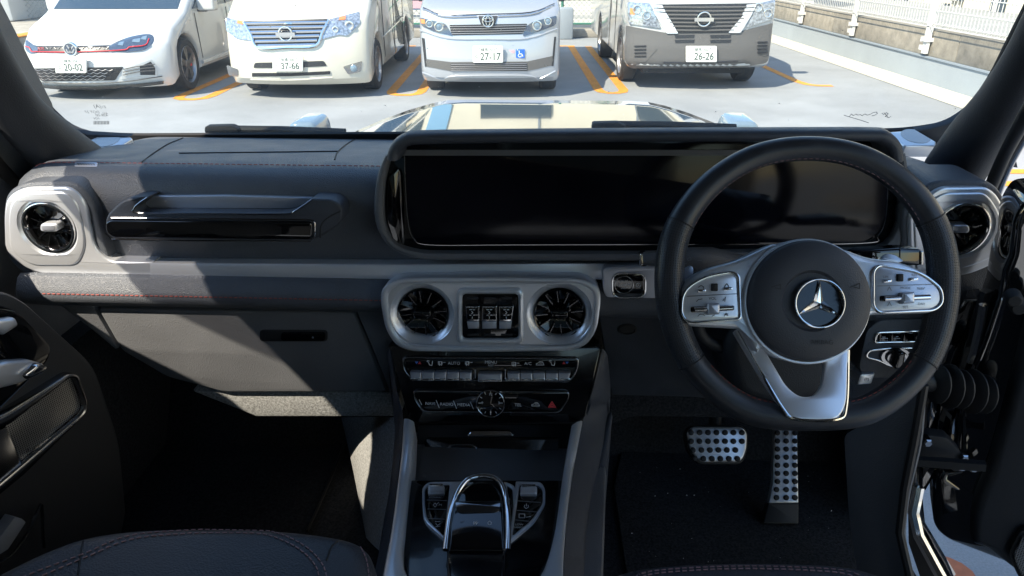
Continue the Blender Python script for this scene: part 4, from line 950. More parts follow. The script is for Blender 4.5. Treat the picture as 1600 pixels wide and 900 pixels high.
FKC = Fr(W(1100, 640, 1.12), 0)
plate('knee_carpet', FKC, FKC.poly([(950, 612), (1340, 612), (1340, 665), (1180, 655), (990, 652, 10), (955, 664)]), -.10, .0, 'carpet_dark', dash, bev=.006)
kp_ = lathe('knee_sensor', FKD, FKD.uv(980, 514), [(15*FKD.m, -.01), (15*FKD.m, .002), (12*FKD.m, .004), (11*FKD.m, .002), (.001, .002)], 'matte_black', dash, n=28, ell=.65)
# trim strip
FT = Fr(W(500, 422, 1.062), 6)
plate('trim_strip', FT, FT.poly([(236, 409), (600, 411), (1040, 409), (1040, 436), (600, 437), (236, 437.5)]), -.03, .006, 'silver', dash, bev=.004, segs=2)
# air vents
def lathe_open(name, fr, c, prof, m, parent, n=60):
    V, F = skin([[fr.w(c[0]+r*math.cos(i*2*math.pi/n), c[1]+r*math.sin(i*2*math.pi/n), d) for i in range(n)] for r, d in prof], True)
    return mk(name, V, F, m, parent, smooth=60)
def vent(fr, px, py, r, rr, parent, knob='silver', wide=1):
    c = fr.uv(px, py); m = fr.m
    v = lathe('air_vent', fr, c, [(r*m, -.03), (r*m, .001), (r*m*.97, .0), (r*m*.93, -.010), (r*m*.5, -.016), (.002, -.016)], 'gloss_black', parent, n=48)
    if rr > r: ring('vent_ring', fr, fr.circ(px, py, rr, 60), fr.circ(px, py, r-1, 60), -.02, .006, 'chrome', v, bev=.0025, n=60)
    base = None
    for k in range(12):
        a = k*math.pi/6+.12
        if base is None:
            V, F = boxVF(r*m*.46, r*m*.93, -.0006, .0006, -.009, .0)
            for i, p in enumerate(V):
                if p[0] > r*m*.7: pass
            base = bpy.data.meshes.new('blade'); base.from_pydata(V, [], F); base.materials.append(M['chrome_dark'])
            V2, F2 = boxVF(r*m*.40, r*m*.95, -.0035, .0035, -.014, -.0085)
        mm = Matrix((( *(fr.u),), (*(fr.v),), (*(fr.n),))).transposed().to_4x4()
        mm.translation = fr.w(c[0], c[1], -.004)
        copies(base, v, [mm @ Matrix.Rotation(a, 4, 'Z')])
    k = plate('vent_knob', fr, fr.poly([(px-14*wide, py+6.5, 6.5), (px+14*wide, py+6.5, 6.5), (px+14*wide, py-6.5, 6.5), (px-14*wide, py-6.5, 6.5)]), -.014, .003, knob, v, bev=.0025, segs=3)
    plate('knob_face', fr, fr.poly([(px-10*wide, py+4, 4), (px+10*wide, py+4, 4), (px+10*wide, py-4, 4), (px-10*wide, py-4, 4)]), .001, .0036, 'gloss_black' if knob != 'silver' else 'silver_dull', v, bev=.0004)
    return v
FV = Fr(W(78, 355, 1.062), 0)
plate_holes('end_pad', FV, FV.poly([(3, 335, 20), (7, 302, 18), (34, 286, 22), (118, 284, 26), (145, 316, 20), (170, 400), (160, 462), (84, 458, 30), (26, 424, 26), (4, 396, 20)], 6), [FV.circ(78, 355, 44, 60)], -.08, -.002, 'pad', dash, bev=.006, segs=3)
plate_holes('vent_surround', FV, FV.poly([(8, 335, 20), (12, 307, 16), (38, 292, 20), (113, 291, 26), (136, 316, 20), (149, 385, 26), (172, 407, 14), (240, 408.5), (240, 437.5), (110, 436, 30), (45, 421, 25), (10, 394, 18)], 6), [FV.circ(78, 355, 43, 60)], -.05, .004, 'silver', dash, bev=.004, segs=3, hb=.002)
plate_holes('surround_step', FV, FV.poly([(17, 338, 20), (21, 312, 14), (43, 299, 16), (109, 298, 22), (127, 321, 18), (138, 382, 24), (124, 413, 16), (50, 413, 20), (19, 390, 16)], 6), [FV.circ(78, 355, 43.5, 60)], -.02, .0065, 'silver', dash, bev=.003, segs=3, hb=.004)
vent(FV, 78, 355, 37, 42, dash, 'silver')
FV2 = Fr(W(1500, 357, 1.04), 0)
plate_holes('vent_surround', FV2, FV2.poly([(1418, 330, 20), (1448, 304, 14), (1468, 291, 16), (1538, 291, 18), (1554, 301, 14), (1572, 330, 18), (1572, 388, 16), (1563, 406, 14), (1508, 431, 30), (1420, 434)], 6), [FV2.circ(1500, 357, 44, 60)], -.05, .004, 'silver', dash, bev=.004, segs=3, hb=.002)
plate_holes('surround_step', FV2, FV2.poly([(1424, 335, 20), (1452, 310, 14), (1472, 299, 16), (1533, 299, 16), (1545, 308, 12), (1561, 334, 18), (1561, 382, 16), (1552, 398, 14), (1506, 418, 30), (1428, 422)], 6), [FV2.circ(1500, 357, 45, 60)], -.02, .0065, 'silver', dash, bev=.003, segs=3, hb=.004)
vent(FV2, 1500, 357, 38, 44, dash, 'silver')
plate_holes('end_pad', FV2, FV2.poly([(1410, 330, 10), (1440, 296, 10), (1464, 283, 20), (1544, 283, 22), (1564, 297, 16), (1580, 328, 20), (1580, 392, 16), (1568, 434, 16), (1545, 456, 16), (1500, 482, 10), (1410, 482)], 6), [FV2.circ(1500, 357, 46, 60)], -.09, -.002, 'pad', dash, bev=.006, segs=3)
# grab handle with gloss strip
FH = Fr(W(350, 340, 1.045), 4)
gh = plate('grab_handle', FH, FH.poly([(167, 360, 8), (168, 336, 14), (196, 309, 14), (226, 306, 5), (231, 308, 2), (213, 324, 6), (220, 331, 4), (446, 332, 12), (462, 328, 10), (488, 309, 3), (520, 310, 14), (536, 320, 14), (536, 346, 12), (503, 369, 10), (488, 374, 4), (180, 373, 10)]), -.045, .006, 'leather', dash, bev=.004, segs=4)
plate('gloss_insert', FH, FH.poly([(170, 345, 6), (178, 341, 4), (488, 344, 5), (491, 350, 4), (491, 368, 5), (486, 372, 4), (182, 369, 8), (171, 360, 6)]), .002, .010, 'gloss_black', gh, bev=.003, segs=3)
tube('insert_trim', [FH.P(x, y, .007) for x, y in ((169, 362), (178, 372), (300, 374), (488, 375), (494, 368), (494, 346), (488, 341.5), (178, 338.5))], .0012, 'chrome_dark', gh, n=6)
FHT = Fr(W(350, 320, 1.074), 4)
plate('handle_tray', FHT, FHT.poly([(226, 306, 2), (350, 305), (492, 309, 2), (462, 338, 4), (222, 338, 6)]), -.01, .002, 'silver_dull', gh, bev=.001)
tube('tray_trim', spline([FH.P(x, y, .0065) for x, y in ((233, 307), (220, 316), (213, 324), (221, 331), (330, 332), (446, 332.5), (462, 328), (489, 310))], 4), .0009, 'chrome_dark', gh, n=6)
tube('handle_piping', spline([FH.P(x, y, .006) for x, y in ((502, 370), (503, 352), (512, 340), (534, 328))], 5), .001, 'matte_black', gh, n=5)
# tweeters
def tweeter(P, c, Y, r):
    fr = Fr(W(c[0], c[1], Y), 74)
    t = plate('tweeter_cover', fr, fr.poly(P), -.02, .003, 'silver', dash, bev=.003, segs=3)
    lathe('tweeter_grille', fr, fr.uv(c[0]+2, c[1]-1), [(r*fr.m, .002), (r*fr.m, .0036), (.001, .004)], 'speaker_top', t, n=36, ell=1.0)
tweeter([(124, 233, 4), (126, 228, 3), (158, 213, 6), (198, 212, 6), (208, 218, 4), (180, 236, 5)], (166, 223), 1.34, 19)
tweeter([(1388, 208, 4), (1430, 205, 5), (1462, 222, 4), (1462, 230, 4), (1412, 230, 4)], (1428, 216), 1.40, 22)
p = top_at(134, 258)
lines('badge_lettering', Fr(p, 60), [[(122+i*4, 256.5), (124.5+i*4, 258.5)] for i in range(7)], 1.2, 'print_dark', dash, d=.0014)
plate('dash_badge', Fr(p, 60), Fr(p, 60).rect(117, 254, 152, 261, 1), -.002, .001, 'silver_dull', dash, bev=.0005)
# ----- wide screen under its hood
path = [(602, 250), (604, 236), (613, 222), (628, 212), (650, 208), (760, 206), (1000, 204), (1250, 203), (1370, 203), (1394, 207), (1408, 219), (1414, 234), (1416, 252)]
inn = [(622, 252), (623, 243), (628, 236), (638, 231), (655, 229), (760, 227), (1000, 225), (1250, 224), (1360, 224), (1378, 227), (1388, 234), (1393, 243), (1394, 254)]
po = [tuple(v) for v in spline([Vector(p) for p in path], 4)]; pi_ = [tuple(v) for v in spline([Vector(p) for p in inn], 4)]
def mid(a, b, t): return (a[0]+(b[0]-a[0])*t, a[1]+(b[1]-a[1])*t)
L = []
YO = 1.0
o3 = [W(*p, YO) for p in po]; i3 = [W(*p, YO) for p in pi_]
bk_ = [W(p[0]+(2 if p[0] < 800 else -2), max(p[1]+3.5, 209), 1.28) for p in po]
L = [bk_, [o.lerp(i, .02)+Vector((0, .02, 0)) for o, i in zip(o3, i3)], [o.lerp(i, .10)+Vector((0, .004, 0)) for o, i in zip(o3, i3)], [o.lerp(i, .3)+Vector((0, -.001, 0)) for o, i in zip(o3, i3)], [o.lerp(i, .6)+Vector((0, -.001, 0)) for o, i in zip(o3, i3)], [o.lerp(i, .85)+Vector((0, .002, 0)) for o, i in zip(o3, i3)], i3 and [i+Vector((0, .012, .0)) for i in i3], [i+Vector((0, .09, -.004)) for i in i3]]
V, F = skin(L, closed=False); mk('screen_hood', V, F, 'leather', dash, smooth=60)
FSR = Fr(W(900, 320, 1.055), 6)
ring('screen_surround', FSR, FSR.poly([(604, 236, 8), (590, 270, 20), (584, 310, 20), (585, 352, 24), (606, 388, 26), (650, 406, 26), (1000, 408), (1400, 400, 20), (1425, 340, 20), (1416, 236, 8)], 6), FSR.poly([(612, 240, 6), (602, 275, 20), (599, 315, 20), (601, 352, 20), (615, 382, 20), (655, 394, 22), (1000, 395), (1385, 388, 25), (1408, 345, 22), (1404, 240, 6)], 6), -.05, .004, 'soft_plastic', dash, bev=.006, n=140, drop=-.05)
plate('screen_backing', FSR, FSR.poly([(606, 236), (590, 300), (600, 380, 10), (640, 398), (1395, 394), (1414, 345), (1408, 232)]), -.06, -.012, 'gloss_black', dash, bev=.001)
scp = plate('display', FSR, FSR.poly([(631, 215, 12), (633, 250), (637, 350, 18), (652, 380, 16), (672, 381.5), (1350, 379, 12), (1376, 362, 16), (1385, 330), (1387, 215, 12)], 6), -.014, .0, 'screen', dash, bev=.0008)
tube('display_edge', spline([FSR.P(x, y, .0002) for x, y in ((632, 236), (634, 300), (638, 348), (647, 373), (672, 382.5), (800, 382.5), (1100, 381.5), (1345, 380), (1372, 368), (1384, 340), (1387, 290), (1388, 240))], 6), .0008, 'chrome_dark', scp, n=5)
FWG = Fr(W(614, 330, 1.058), 4, 18)
plate('display_side', FWG, FWG.poly([(607, 278, 4), (622, 262, 6), (627, 272), (632, 380), (628, 388), (616, 380, 6), (604, 340, 10)]), -.01, .0, 'gloss_black', dash, bev=.001)
FLR = Fr(W(820, 400, 1.052), 10)
for y0, y1, mm in ((394.5, 397.5, 'chrome_dark'), (399, 404, 'gloss_black')): plate('ledge_strip', FLR, FLR.poly([(650, y1), (1010, y1), (1010, y0), (650, y0)]), -.01, .0015, mm, dash, bev=.0006)
# start button panel
FB = Fr(W(982, 444, 1.045), 4)
ring('start_surround', FB, FB.poly([(940, 416, 10), (1060, 410), (1060, 470), (1010, 479, 10), (955, 478, 14), (942, 455, 10)]), FB.rect(957, 426, 1007, 462, 14), -.03, .006, 'silver_dull', dash, bev=.003, n=80)
sp_ = plate('start_panel', FB, FB.rect(956, 425, 1008, 463, 14), -.03, .003, 'gloss_black', dash, bev=.001)
ring('panel_trim', FB, FB.rect(955, 424, 1009, 464, 15), FB.rect(957.5, 426.5, 1006.5, 461.5, 13), -.01, .0075, 'chrome', sp_, bev=.001, n=64)
ring('start_ring', FB, FB.circ(974.5, 443.5, 15, 40), FB.circ(974.5, 443.5, 13.4, 40), .002, .0052, 'chrome_dark', sp_, bev=.0006, n=40)
for s_, y, h in (('START', 438, 3), ('ENGINE', 443.5, 4), ('STOP', 449, 3)): text('button_text', s_, FB, 974.5, y, h, 'print_light', sp_, d=.0036)
ring('eco_symbol', FB, FB.circ(997, 444.5, 3.8, 20), FB.circ(997, 444.5, 2.9, 20), .003, .0036, 'print_light', sp_, bev=.0002, n=20)
text('button_text', 'A', FB, 997, 444.5, 3, 'print_light', sp_, d=.0036)
# ----- centre vents panel
FC = Fr(W(767, 490, 1.02), 8)
cv = ring('vent_panel', FC, FC.poly([(595, 470, 20), (597, 448, 16), (622, 433, 18), (768, 431), (912, 433, 18), (937, 448, 16), (939, 470, 20), (933, 515, 16), (915, 540, 16), (890, 547, 10), (768, 549), (644, 548, 10), (620, 540, 16), (603, 515, 16)], 6), FC.poly([(606, 468, 20), (608, 454, 14), (628, 442, 16), (768, 440), (906, 442, 16), (927, 454, 14), (929, 470, 20), (924, 510, 14), (908, 532, 14), (886, 538, 10), (768, 540), (648, 539, 10), (628, 532, 14), (612, 510, 14)], 6), -.04, .006, 'silver', dash, bev=.004, n=140, drop=-.01)
inp = FC.poly([(604, 468, 20), (606, 452, 14), (626, 440, 16), (768, 438), (908, 440, 16), (929, 452, 14), (931, 470, 20), (926, 512, 14), (910, 534, 14), (888, 540, 10), (768, 542), (646, 541, 10), (626, 534, 14), (610, 512, 14)], 6)
plate_holes('vent_panel_face', FC, inp, [FC.circ(660, 491, 49, 60), FC.circ(874, 491, 50, 60), FC.rect(721, 456, 811, 529, 6)], -.04, .001, 'silver', cv, bev=.001, hb=.0015, hd=-.03)
for px, rv in ((660, 50), (874, 51)): lathe_open('vent_rim', FC, FC.uv(px, 491), [(rv*FC.m, .0), (47*FC.m, -.0015), (43*FC.m, -.006), (40.5*FC.m, -.0085), (39.5*FC.m, -.012), (39.2*FC.m, -.03)], 'silver', cv)
for px in (660, 874): vent(Fr(FC.P(px, 491, -.008), 8), px, 491, 39.6, 39, dash, 'gloss_black')
ring('switch_frame', FC, FC.rect(714, 449, 818, 537, 12), FC.rect(723, 458, 810, 527, 6), -.02, .007, 'silver', cv, bev=.004, n=72)
sb_ = plate('switch_block', FC, FC.rect(721, 456, 811, 529, 7), -.02, .003, 'gloss_black', dash, bev=.001)
for i, (x0_, x1_) in enumerate(((728, 750), (754, 777), (780.5, 803))):
    a = 4 if i == 0 else 0; b = 4 if i == 2 else 0
    k = plate('lock_switch', FC, FC.poly([(x0_+a, 510, 2), (x1_-b, 510, 2), (x1_, 475, 2), (x0_, 475, 2)]), .002, .010, 'chrome', sb_, bev=.0012)
    plate('switch_face', FC, FC.poly([(x0_+a*.5+1.6, 496), (x1_-b*.5-1.6, 496), (x1_-1.6, 477.5), (x0_+1.6, 477.5)]), .008, .0106, 'gloss_black', k, bev=.0003)
    plate('switch_grip', FC, FC.poly([(x0_+a+.5, 509.5), (x1_-b-.5, 509.5), (x1_-b*.6-.5, 499), (x0_+a*.6+.5, 499)]), .008, .0125, 'silver_dull', k, bev=.001)
    cx = (x0_+x1_)/2
    lines('switch_symbol', FC, [[(cx-4, 480.5), (cx-1, 480.5)], [(cx+1, 480.5), (cx+4, 480.5)], [(cx-1, 483), (cx+1, 485), (cx-1, 487)], [(cx-4, 489), (cx-2, 489)], [(cx+2, 489), (cx+4, 489)], [(cx, 491.5), (cx, 494)]], 1.1, 'print_light', k, d=.0110)
    for y in (465, 522): plate('switch_lamp', FC, FC.rect(cx-9, y-1.6, cx+9, y+1.6, 1.5), .002, .0036, 'print_dark', sb_, bev=.0003)
# ----- gloss black stack with two button strips
FX = Fr(W(767, 602, 1.015), 14)
gs = plate('control_stack', FX, FX.poly([(606, 541), (930, 541), (939, 546), (915, 654, 6), (900, 662, 6), (768, 664), (650, 662, 8), (636, 652, 6)]), -.06, -.004, 'piano', dash, bev=.003)
o1 = [(630, 575, 6), (628, 557, 5), (905, 558, 5), (903, 575, 6), (893, 597, 8), (642, 594, 8)]
def grow(P, k):
    cx = sum(p[0] for p in P)/len(P); cy = sum(p[1] for p in P)/len(P)
    return [(p[0]-k*(1 if p[0] > cx else -1), p[1]-k*(1 if p[1] > cy else -1), *p[2:]) for p in P]
ring('strip_bezel', FX, FX.poly(o1), FX.poly(grow(o1, 2.6)), -.01, .003, 'chrome_dark', gs, bev=.0011, n=100)
plate('label_strip', FX, FX.poly([(633, 572), (635, 561, 3), (899, 561, 3), (899, 573), (896, 574), (636, 574)]), -.01, .0005, 'gloss_black', gs, bev=.0003)
def keyrow(xs_, y0, y1, slantl=0, slantr=0):
    for i in range(len(xs_)-1):
        a, b = xs_[i]+.6, xs_[i+1]-.6
        k = plate('toggle_key', FX, FX.poly([(a+(slantl if i == 0 else 0), y1, 1.5), (b-(slantr if i == len(xs_)-2 else 0), y1, 1.5), (b, y0, 1.2), (a, y0, 1.2)]), -.004, .010, 'silver_dull', gs, bev=.002, segs=3)
        plate('key_edge', FX, FX.poly([(a+1, y1-1), (b-1, y1-1), (b-1, y1-4), (a+1, y1-4)]), .006, .0108, 'chrome', k, bev=.0006)
keyrow([641+i*19.4 for i in range(6)], 579, 592, 3, 0); keyrow([747, 785], 581, 594); keyrow([793+i*19.8 for i in range(6)], 580, 592.5, 0, 4)
for x in (742.5, 789): tube('strip_divider', [FX.P(x, 576, .003), FX.P(x, 588, .004), FX.P(x+(-3 if x < 760 else 3), 594, .003)], .0016, 'chrome', gs, n=6)
def sym_seat(x, y): return [[(x-5, y-3), (x-2, y-1), (x-1, y+3), (x+3, y+4), (x+4, y-3)], [(x-4, y-4), (x-1, y-3)]]
def sym_car(x, y): return [[(x-6, y+2), (x-6, y), (x-3, y-1), (x-1, y-3), (x+3, y-3), (x+5, y-.5), (x+6, y+2), (x-6, y+2)], [(x-1, y-1), (x+3, y-1)]]
def sym_screen(x, y): return [[(x-4, y+2), (x-4, y-2), (x+2, y-2), (x+2, y+2), (x-4, y+2)], [(x-2, y+4), (x-2, y-1)], [(x+1, y+4), (x+1, y-1)], [(x+4, y-1), (x+7, y-1)]]
lines('key_symbols', FX, sym_seat(672, 567)+sym_screen(689, 567)+sym_screen(731, 567)+sym_screen(804, 568)+sym_car(844, 568)+sym_seat(863, 567), 1.0, 'print_light', gs, d=.0009)
for s_, x, y, h in (('AUTO', 709.5, 567.5, 5), ('MENU', 767, 566, 5), ('REST', 767, 571, 3), ('A/C', 825, 568, 5)): text('key_text', s_, FX, x, y, h, 'print_light', gs, d=.0009)
for x, mm in ((651, 'print_blue'), (656, 'print_red'), (881, 'print_red'), (886, 'print_blue')): text('key_text', '▲' if mm == 'print_red' else '▼', FX, x, 567, 4, mm, gs, d=.0009)
o2 = [(647, 622, 6), (645, 609, 6), (890, 611, 6), (889, 622, 6), (875, 645, 8), (660, 643, 10)]
ring('strip_bezel', FX, FX.poly(o2), FX.poly(grow(o2, 2.0)), -.01, .003, 'chrome_dark', gs, bev=.0009, n=100)
plate('touch_strip', FX, FX.poly(grow(o2, 1.5)), -.01, .0004, 'gloss_black', gs, bev=.0003)
for s_, x, y, h in (('NAVI', 672.5, 630.5, 5), ('RADIO', 698, 631.5, 5), ('MEDIA', 724.5, 632.5, 5), ('TEL', 809.5, 632.5, 5)): text('key_text', s_, FX, x, y, h, 'print_light', gs, d=.0009)
lines('key_symbols', FX, [[(681.5, 625), (686.5, 637)], [(708.5, 626), (713.5, 638)], [(735, 628), (740, 639)], [(655, 624), (659, 632)]]+sym_car(837, 632), 1.0, 'print_light', gs, d=.0009)
lines('hazard_symbol', FX, [[(857, 636), (862.5, 627), (868, 636), (857, 636)], [(860, 634.5), (862.5, 630.5), (865, 634.5), (860, 634.5)]], 1.5, 'print_red', gs, d=.0009)
ck = lathe('clock', FX, FX.uv(767, 628), [(22.5*FX.m, -.01), (22.5*FX.m, .006), (21.5*FX.m, .0085), (20*FX.m, .0085), (19*FX.m, .005), (.001, .005)], 'gloss_black', dash, n=48)
ring('clock_ring', FX, FX.circ(767, 628, 22.6, 48), FX.circ(767, 628, 20.8, 48), .002, .0092, 'chrome', ck, bev=.0009, n=48)
tk = []
for k in range(12):
    a = k*math.pi/6; r0 = 15.5 if k % 3 else 14
    tk.append([(767+r0*math.sin(a), 628-r0*math.cos(a)), (767+18.5*math.sin(a), 628-18.5*math.cos(a))])
lines('clock_marks', FX, tk, 1.1, 'print_light', ck, d=.0056)
lines('clock_hands', FX, [[(767, 628), (769, 617)], [(767, 628), (779, 639)]], 1.3, 'chrome', ck, d=.0066)
for s_, x, y in (('12', 767, 614.5), ('3', 780, 628), ('6', 767, 641.5), ('9', 754, 628)): text('clock_numeral', s_, FX, x, y, 4.2, 'print_light', ck, d=.0058)
# light switch and parking-brake cluster right of the column
FLS = Fr(W(1400, 540, 1.03), 6)
lsb = plate('switch_cluster', FLS, FLS.poly([(1340, 575, 8), (1352, 515, 10), (1372, 499, 10), (1470, 495), (1480, 560), (1440, 590, 10), (1352, 590, 10)]), -.05, .004, 'soft_plastic', dash, bev=.004)
ring('key_bezel', FLS, FLS.poly([(1362, 534, 4), (1366, 516, 5), (1450, 513, 4), (1450, 532, 4)]), FLS.poly([(1366, 531.5, 3), (1369.5, 518.5, 4), (1447, 516, 3), (1447, 529.5, 3)]), -.01, .008, 'chrome', lsb, bev=.001, n=60)
for i in range(4): plate('memory_key', FLS, FLS.rect(1370+i*19, 517.5, 1387.5+i*19, 531, 1), .0, .0065, 'gloss_black', lsb, bev=.001)
lines('key_symbols', FLS, [[(1374, 526), (1384, 526)], [(1376, 524), (1380, 524)], [(1393, 526), (1403, 526)], [(1397, 523), (1400, 523)]], 1.4, 'print_light', lsb, d=.0072)
ring('dial_bezel', FLS, FLS.poly([(1348, 556, 6), (1353, 544, 6), (1390, 540, 10), (1440, 540, 6), (1440, 560, 8), (1392, 573, 20), (1370, 562, 8)]), FLS.poly([(1352, 554.5, 5), (1356, 546.5, 5), (1390, 543, 10), (1436, 543, 6), (1436, 559, 8), (1392, 570, 18), (1372, 559, 8)]), -.01, .008, 'chrome', lsb, bev=.001, n=80)
dl = lathe('light_dial', FLS, FLS.uv(1396, 554), [(24*FLS.m, -.01), (24*FLS.m, .006), (22*FLS.m, .009), (17*FLS.m, .009), (15*FLS.m, .014), (.001, .014)], 'chrome_dark', dash, n=40, ell=.68)
plate('dial_grip', FLS, FLS.poly([(1385, 566, 4), (1393, 540, 5), (1404, 540, 5), (1400, 567, 4)]), .01, .026, 'gloss_black', dl, bev=.003, segs=3)
lines('dial_mark', FLS, [[(1402, 548), (1402, 556)]], 1.4, 'print_light', dl, d=.0265)
pb = plate('parking_brake_key', FLS, FLS.poly([(1335, 598, 3), (1340, 581, 3), (1364, 579, 3), (1358, 596, 3)]), -.02, .010, 'silver', dash, bev=.003)
text('key_text', '(P)', FLS, 1350, 588, 5, 'print_dim', pb, d=.0108)
# ---------------------------------------------------------------- steering wheel, stalks
space(CAR)
FW = Fr(W(1262, 446, .835), 25)
swl = thing('steering_wheel', 'black leather steering wheel with perforated grips, silver spokes and a star emblem', 'steering wheel', FW.w(0, 0, -.05))
rim_px = [(1262, 232), (1345, 246), (1416, 292), (1462, 362), (1474, 448), (1458, 532), (1420, 594), (1352, 641), (1262, 650), (1172, 641), (1104, 594), (1064, 532), (1046, 448), (1058, 362), (1106, 292), (1178, 246)]
rim = spline([FW.P(x, y, 0) for x, y in rim_px], 12, closed=True); N = len(rim)
def rad(i):
    a = i/N*16; return (19+3.4*math.exp(-((a-3.8)/1.6)**2)+3.6*math.exp(-((a-12.2)/1.6)**2)+4*math.exp(-((a-8)/2.6)**2))*FW.m
def seg(name, i0, i1, m, extra=0):
    idx = [i % N for i in range(i0, i1+1)]; nn = 26; o = tube(name, [rim[i] for i in idx], [rad(i)+extra for i in idx], m, swl, n=nn, smooth=60)
    if m == 'perforated':                            # unrolled coordinates so that the punched holes follow the grip
        s_ = [0]
        for a_, b_ in zip(idx, idx[1:]): s_.append(s_[-1]+(rim[b_]-rim[a_]).length)
        ul = o.data.uv_layers.new(name='UVMap')
        for pl in o.data.polygons:
            ks = [o.data.loops[l_].vertex_index % nn for l_ in pl.loop_indices]; wrap = max(ks)-min(ks) > nn/2
            for l_, k_ in zip(pl.loop_indices, ks):
                ul.data[l_].uv = (s_[min(o.data.loops[l_].vertex_index//nn, len(s_)-1)], (k_+(nn if wrap and k_ < nn/2 else 0))/nn*2*math.pi*.019)
    return o
seg('rim_top', N-34, N+33, 'rim_leather'); seg('rim_bottom', 66, 126, 'rim_leather')
seg('rim_grip', 33, 66, 'perforated', .0004); seg('rim_grip', 126, N-34, 'perforated', .0004)
for i in (33, 66, 126, N-34):
    tube('grip_seam', [rim[i % N]+(rim[(i+1) % N]-rim[i % N]).normalized()*0+o_ for o_ in [(FW.n*math.cos(t)+((rim[i % N]-FW.w(*FW.uv(1262, 446))).normalized())*math.sin(t))*(rad(i)+.0004) for t in [k*2*math.pi/28 for k in range(28)]]], .0008, 'matte_black', swl, n=5, closed=True)
inr = []
for i in range(N):
    c_ = FW.w(*FW.uv(1262, 446)); d = (c_-rim[i]).normalized(); inr.append(rim[i]+d*rad(i)*.93+FW.n*rad(i)*.42)
stitches('rim_stitching', inr[N-33:]+inr[:33], 'grey_thread', swl, ln=.004, gap=.003, rad=.00045); stitches('rim_stitching', inr[68:125], 'red_thread', swl, ln=.004, gap=.003, rad=.00045)
FWh = Fr(FW.w(0, 0, .014), 25); FWp = Fr(FW.w(0, 0, .015), 25)
# hub
hub = lathe('airbag_cover', FWh, FWh.uv(1259, 470), [(94*FWh.m, -.05), (94*FWh.m, .010), (91*FWh.m, .016), (84*FWh.m, .020), (60*FWh.m, .0225), (47*FWh.m, .0225), (43*FWh.m, .019), (.001, .019)], 'hub_plastic', swl, n=72, smooth=30)
ring('hub_trim', FWh, FWh.circ(1258, 471, 98, 80), FWh.circ(1258, 471, 92, 80), -.04, .008, 'silver', swl, bev=.003, n=80)
er = ring('star_emblem', FWh, FWh.circ(1269, 473.5, 38.5, 64), FWh.circ(1269, 473.5, 34.5, 64), .015, .026, 'chrome', hub, bev=.0018, n=64)
lathe('emblem_dish', FWh, FWh.uv(1269, 473.5), [(36*FWh.m, .015), (36*FWh.m, .0195), (.001, .0195)], 'gloss_black', hub, n=48)
A = Acc(); cc = Vector(FWh.uv(1269, 473.5))
for k in range(3):
    a = math.pi/2+k*2*math.pi/3; d = Vector((math.cos(a), math.sin(a))); q = Vector((-d.y, d.x)); m = FWh.m
    tip = cc+d*36*m; e0 = cc+(d*4.2*m+q*7.0*m); e1 = cc+(d*4.2*m-q*7.0*m)
    A.add([FWh.w(*cc, .0275), FWh.w(*e0, .020), FWh.w(*tip, .023), FWh.w(*e1, .020)], [(0, 1, 2), (0, 2, 3)])
A.mk('star', 'chrome', er, smooth=0)
text('airbag_text', 'AIRBAG', FWh, 1273, 533, 7, 'print_dark', hub, d=.0232)
lines('horn_symbol', FWh, [[(1316, 449), (1322, 447), (1330, 443), (1330, 451), (1322, 449)]], 1.6, 'print_dark', hub, d=.0232)
lines('horn_symbol', FWh, [[(1196, 449), (1202, 447), (1210, 445), (1210, 452), (1202, 450)]], 1.6, 'print_dark', hub, d=.0232)
# side spokes
sl_ = plate('spoke', FWp, FWp.poly([(1057, 492, 14), (1060, 450, 24), (1100, 420, 30), (1150, 408, 20), (1188, 390, 20), (1215, 378, 10), (1225, 430), (1185, 560, 20), (1165, 515, 12), (1075, 510, 14)], 6), -.03, .0, 'silver', swl, bev=.006, segs=4)
plate('control_pad', FWp, FWp.poly([(1065, 490, 10), (1067, 456, 20), (1100, 434, 26), (1140, 427, 8), (1150, 432, 6), (1154, 498, 6), (1075, 503, 10)], 6), -.002, .004, 'silver', swl, bev=.002)
ring('pad_trim', FWp, FWp.poly([(1062, 492, 12), (1064, 454, 22), (1100, 430, 28), (1144, 423, 8), (1155, 430, 7), (1158, 500, 8), (1074, 507, 12)], 6), FWp.poly([(1065.5, 490, 10), (1067.5, 456, 20), (1100, 434.5, 26), (1140, 427.5, 8), (1150, 432.5, 6), (1153.5, 497.5, 6), (1075, 502.5, 10)], 6), -.003, .0055, 'chrome', swl, bev=.001, n=90)
sr_ = plate('spoke', FWp, FWp.poly([(1475, 474, 14), (1474, 448, 24), (1440, 420, 30), (1395, 406, 20), (1360, 404, 20), (1310, 385, 20), (1300, 430), (1338, 500, 10), (1365, 492, 8), (1458, 490, 14)], 6), -.03, .0, 'silver', swl, bev=.006, segs=4)
plate('control_pad', FWp, FWp.poly([(1468, 472, 10), (1466, 452, 18), (1436, 427, 24), (1372, 416, 8), (1364, 424, 6), (1364, 478, 6), (1372, 487, 6), (1456, 483, 10)], 6), -.002, .004, 'silver_dull', swl, bev=.002)  # same silver as the left pad; darker reflection put into a duller colour
ring('pad_trim', FWp, FWp.poly([(1472, 474, 12), (1470, 450, 20), (1438, 424, 26), (1370, 412.5, 8), (1361, 422, 7), (1361, 480, 8), (1371, 490, 7), (1458, 486.5, 12)], 6), FWp.poly([(1468.5, 472, 10), (1466.5, 452, 18), (1436, 427, 24), (1372, 416, 8), (1364, 424, 6), (1364, 478, 6), (1372, 486.5, 6), (1456, 483, 10)], 6), -.003, .0055, 'chrome', swl, bev=.001, n=90)
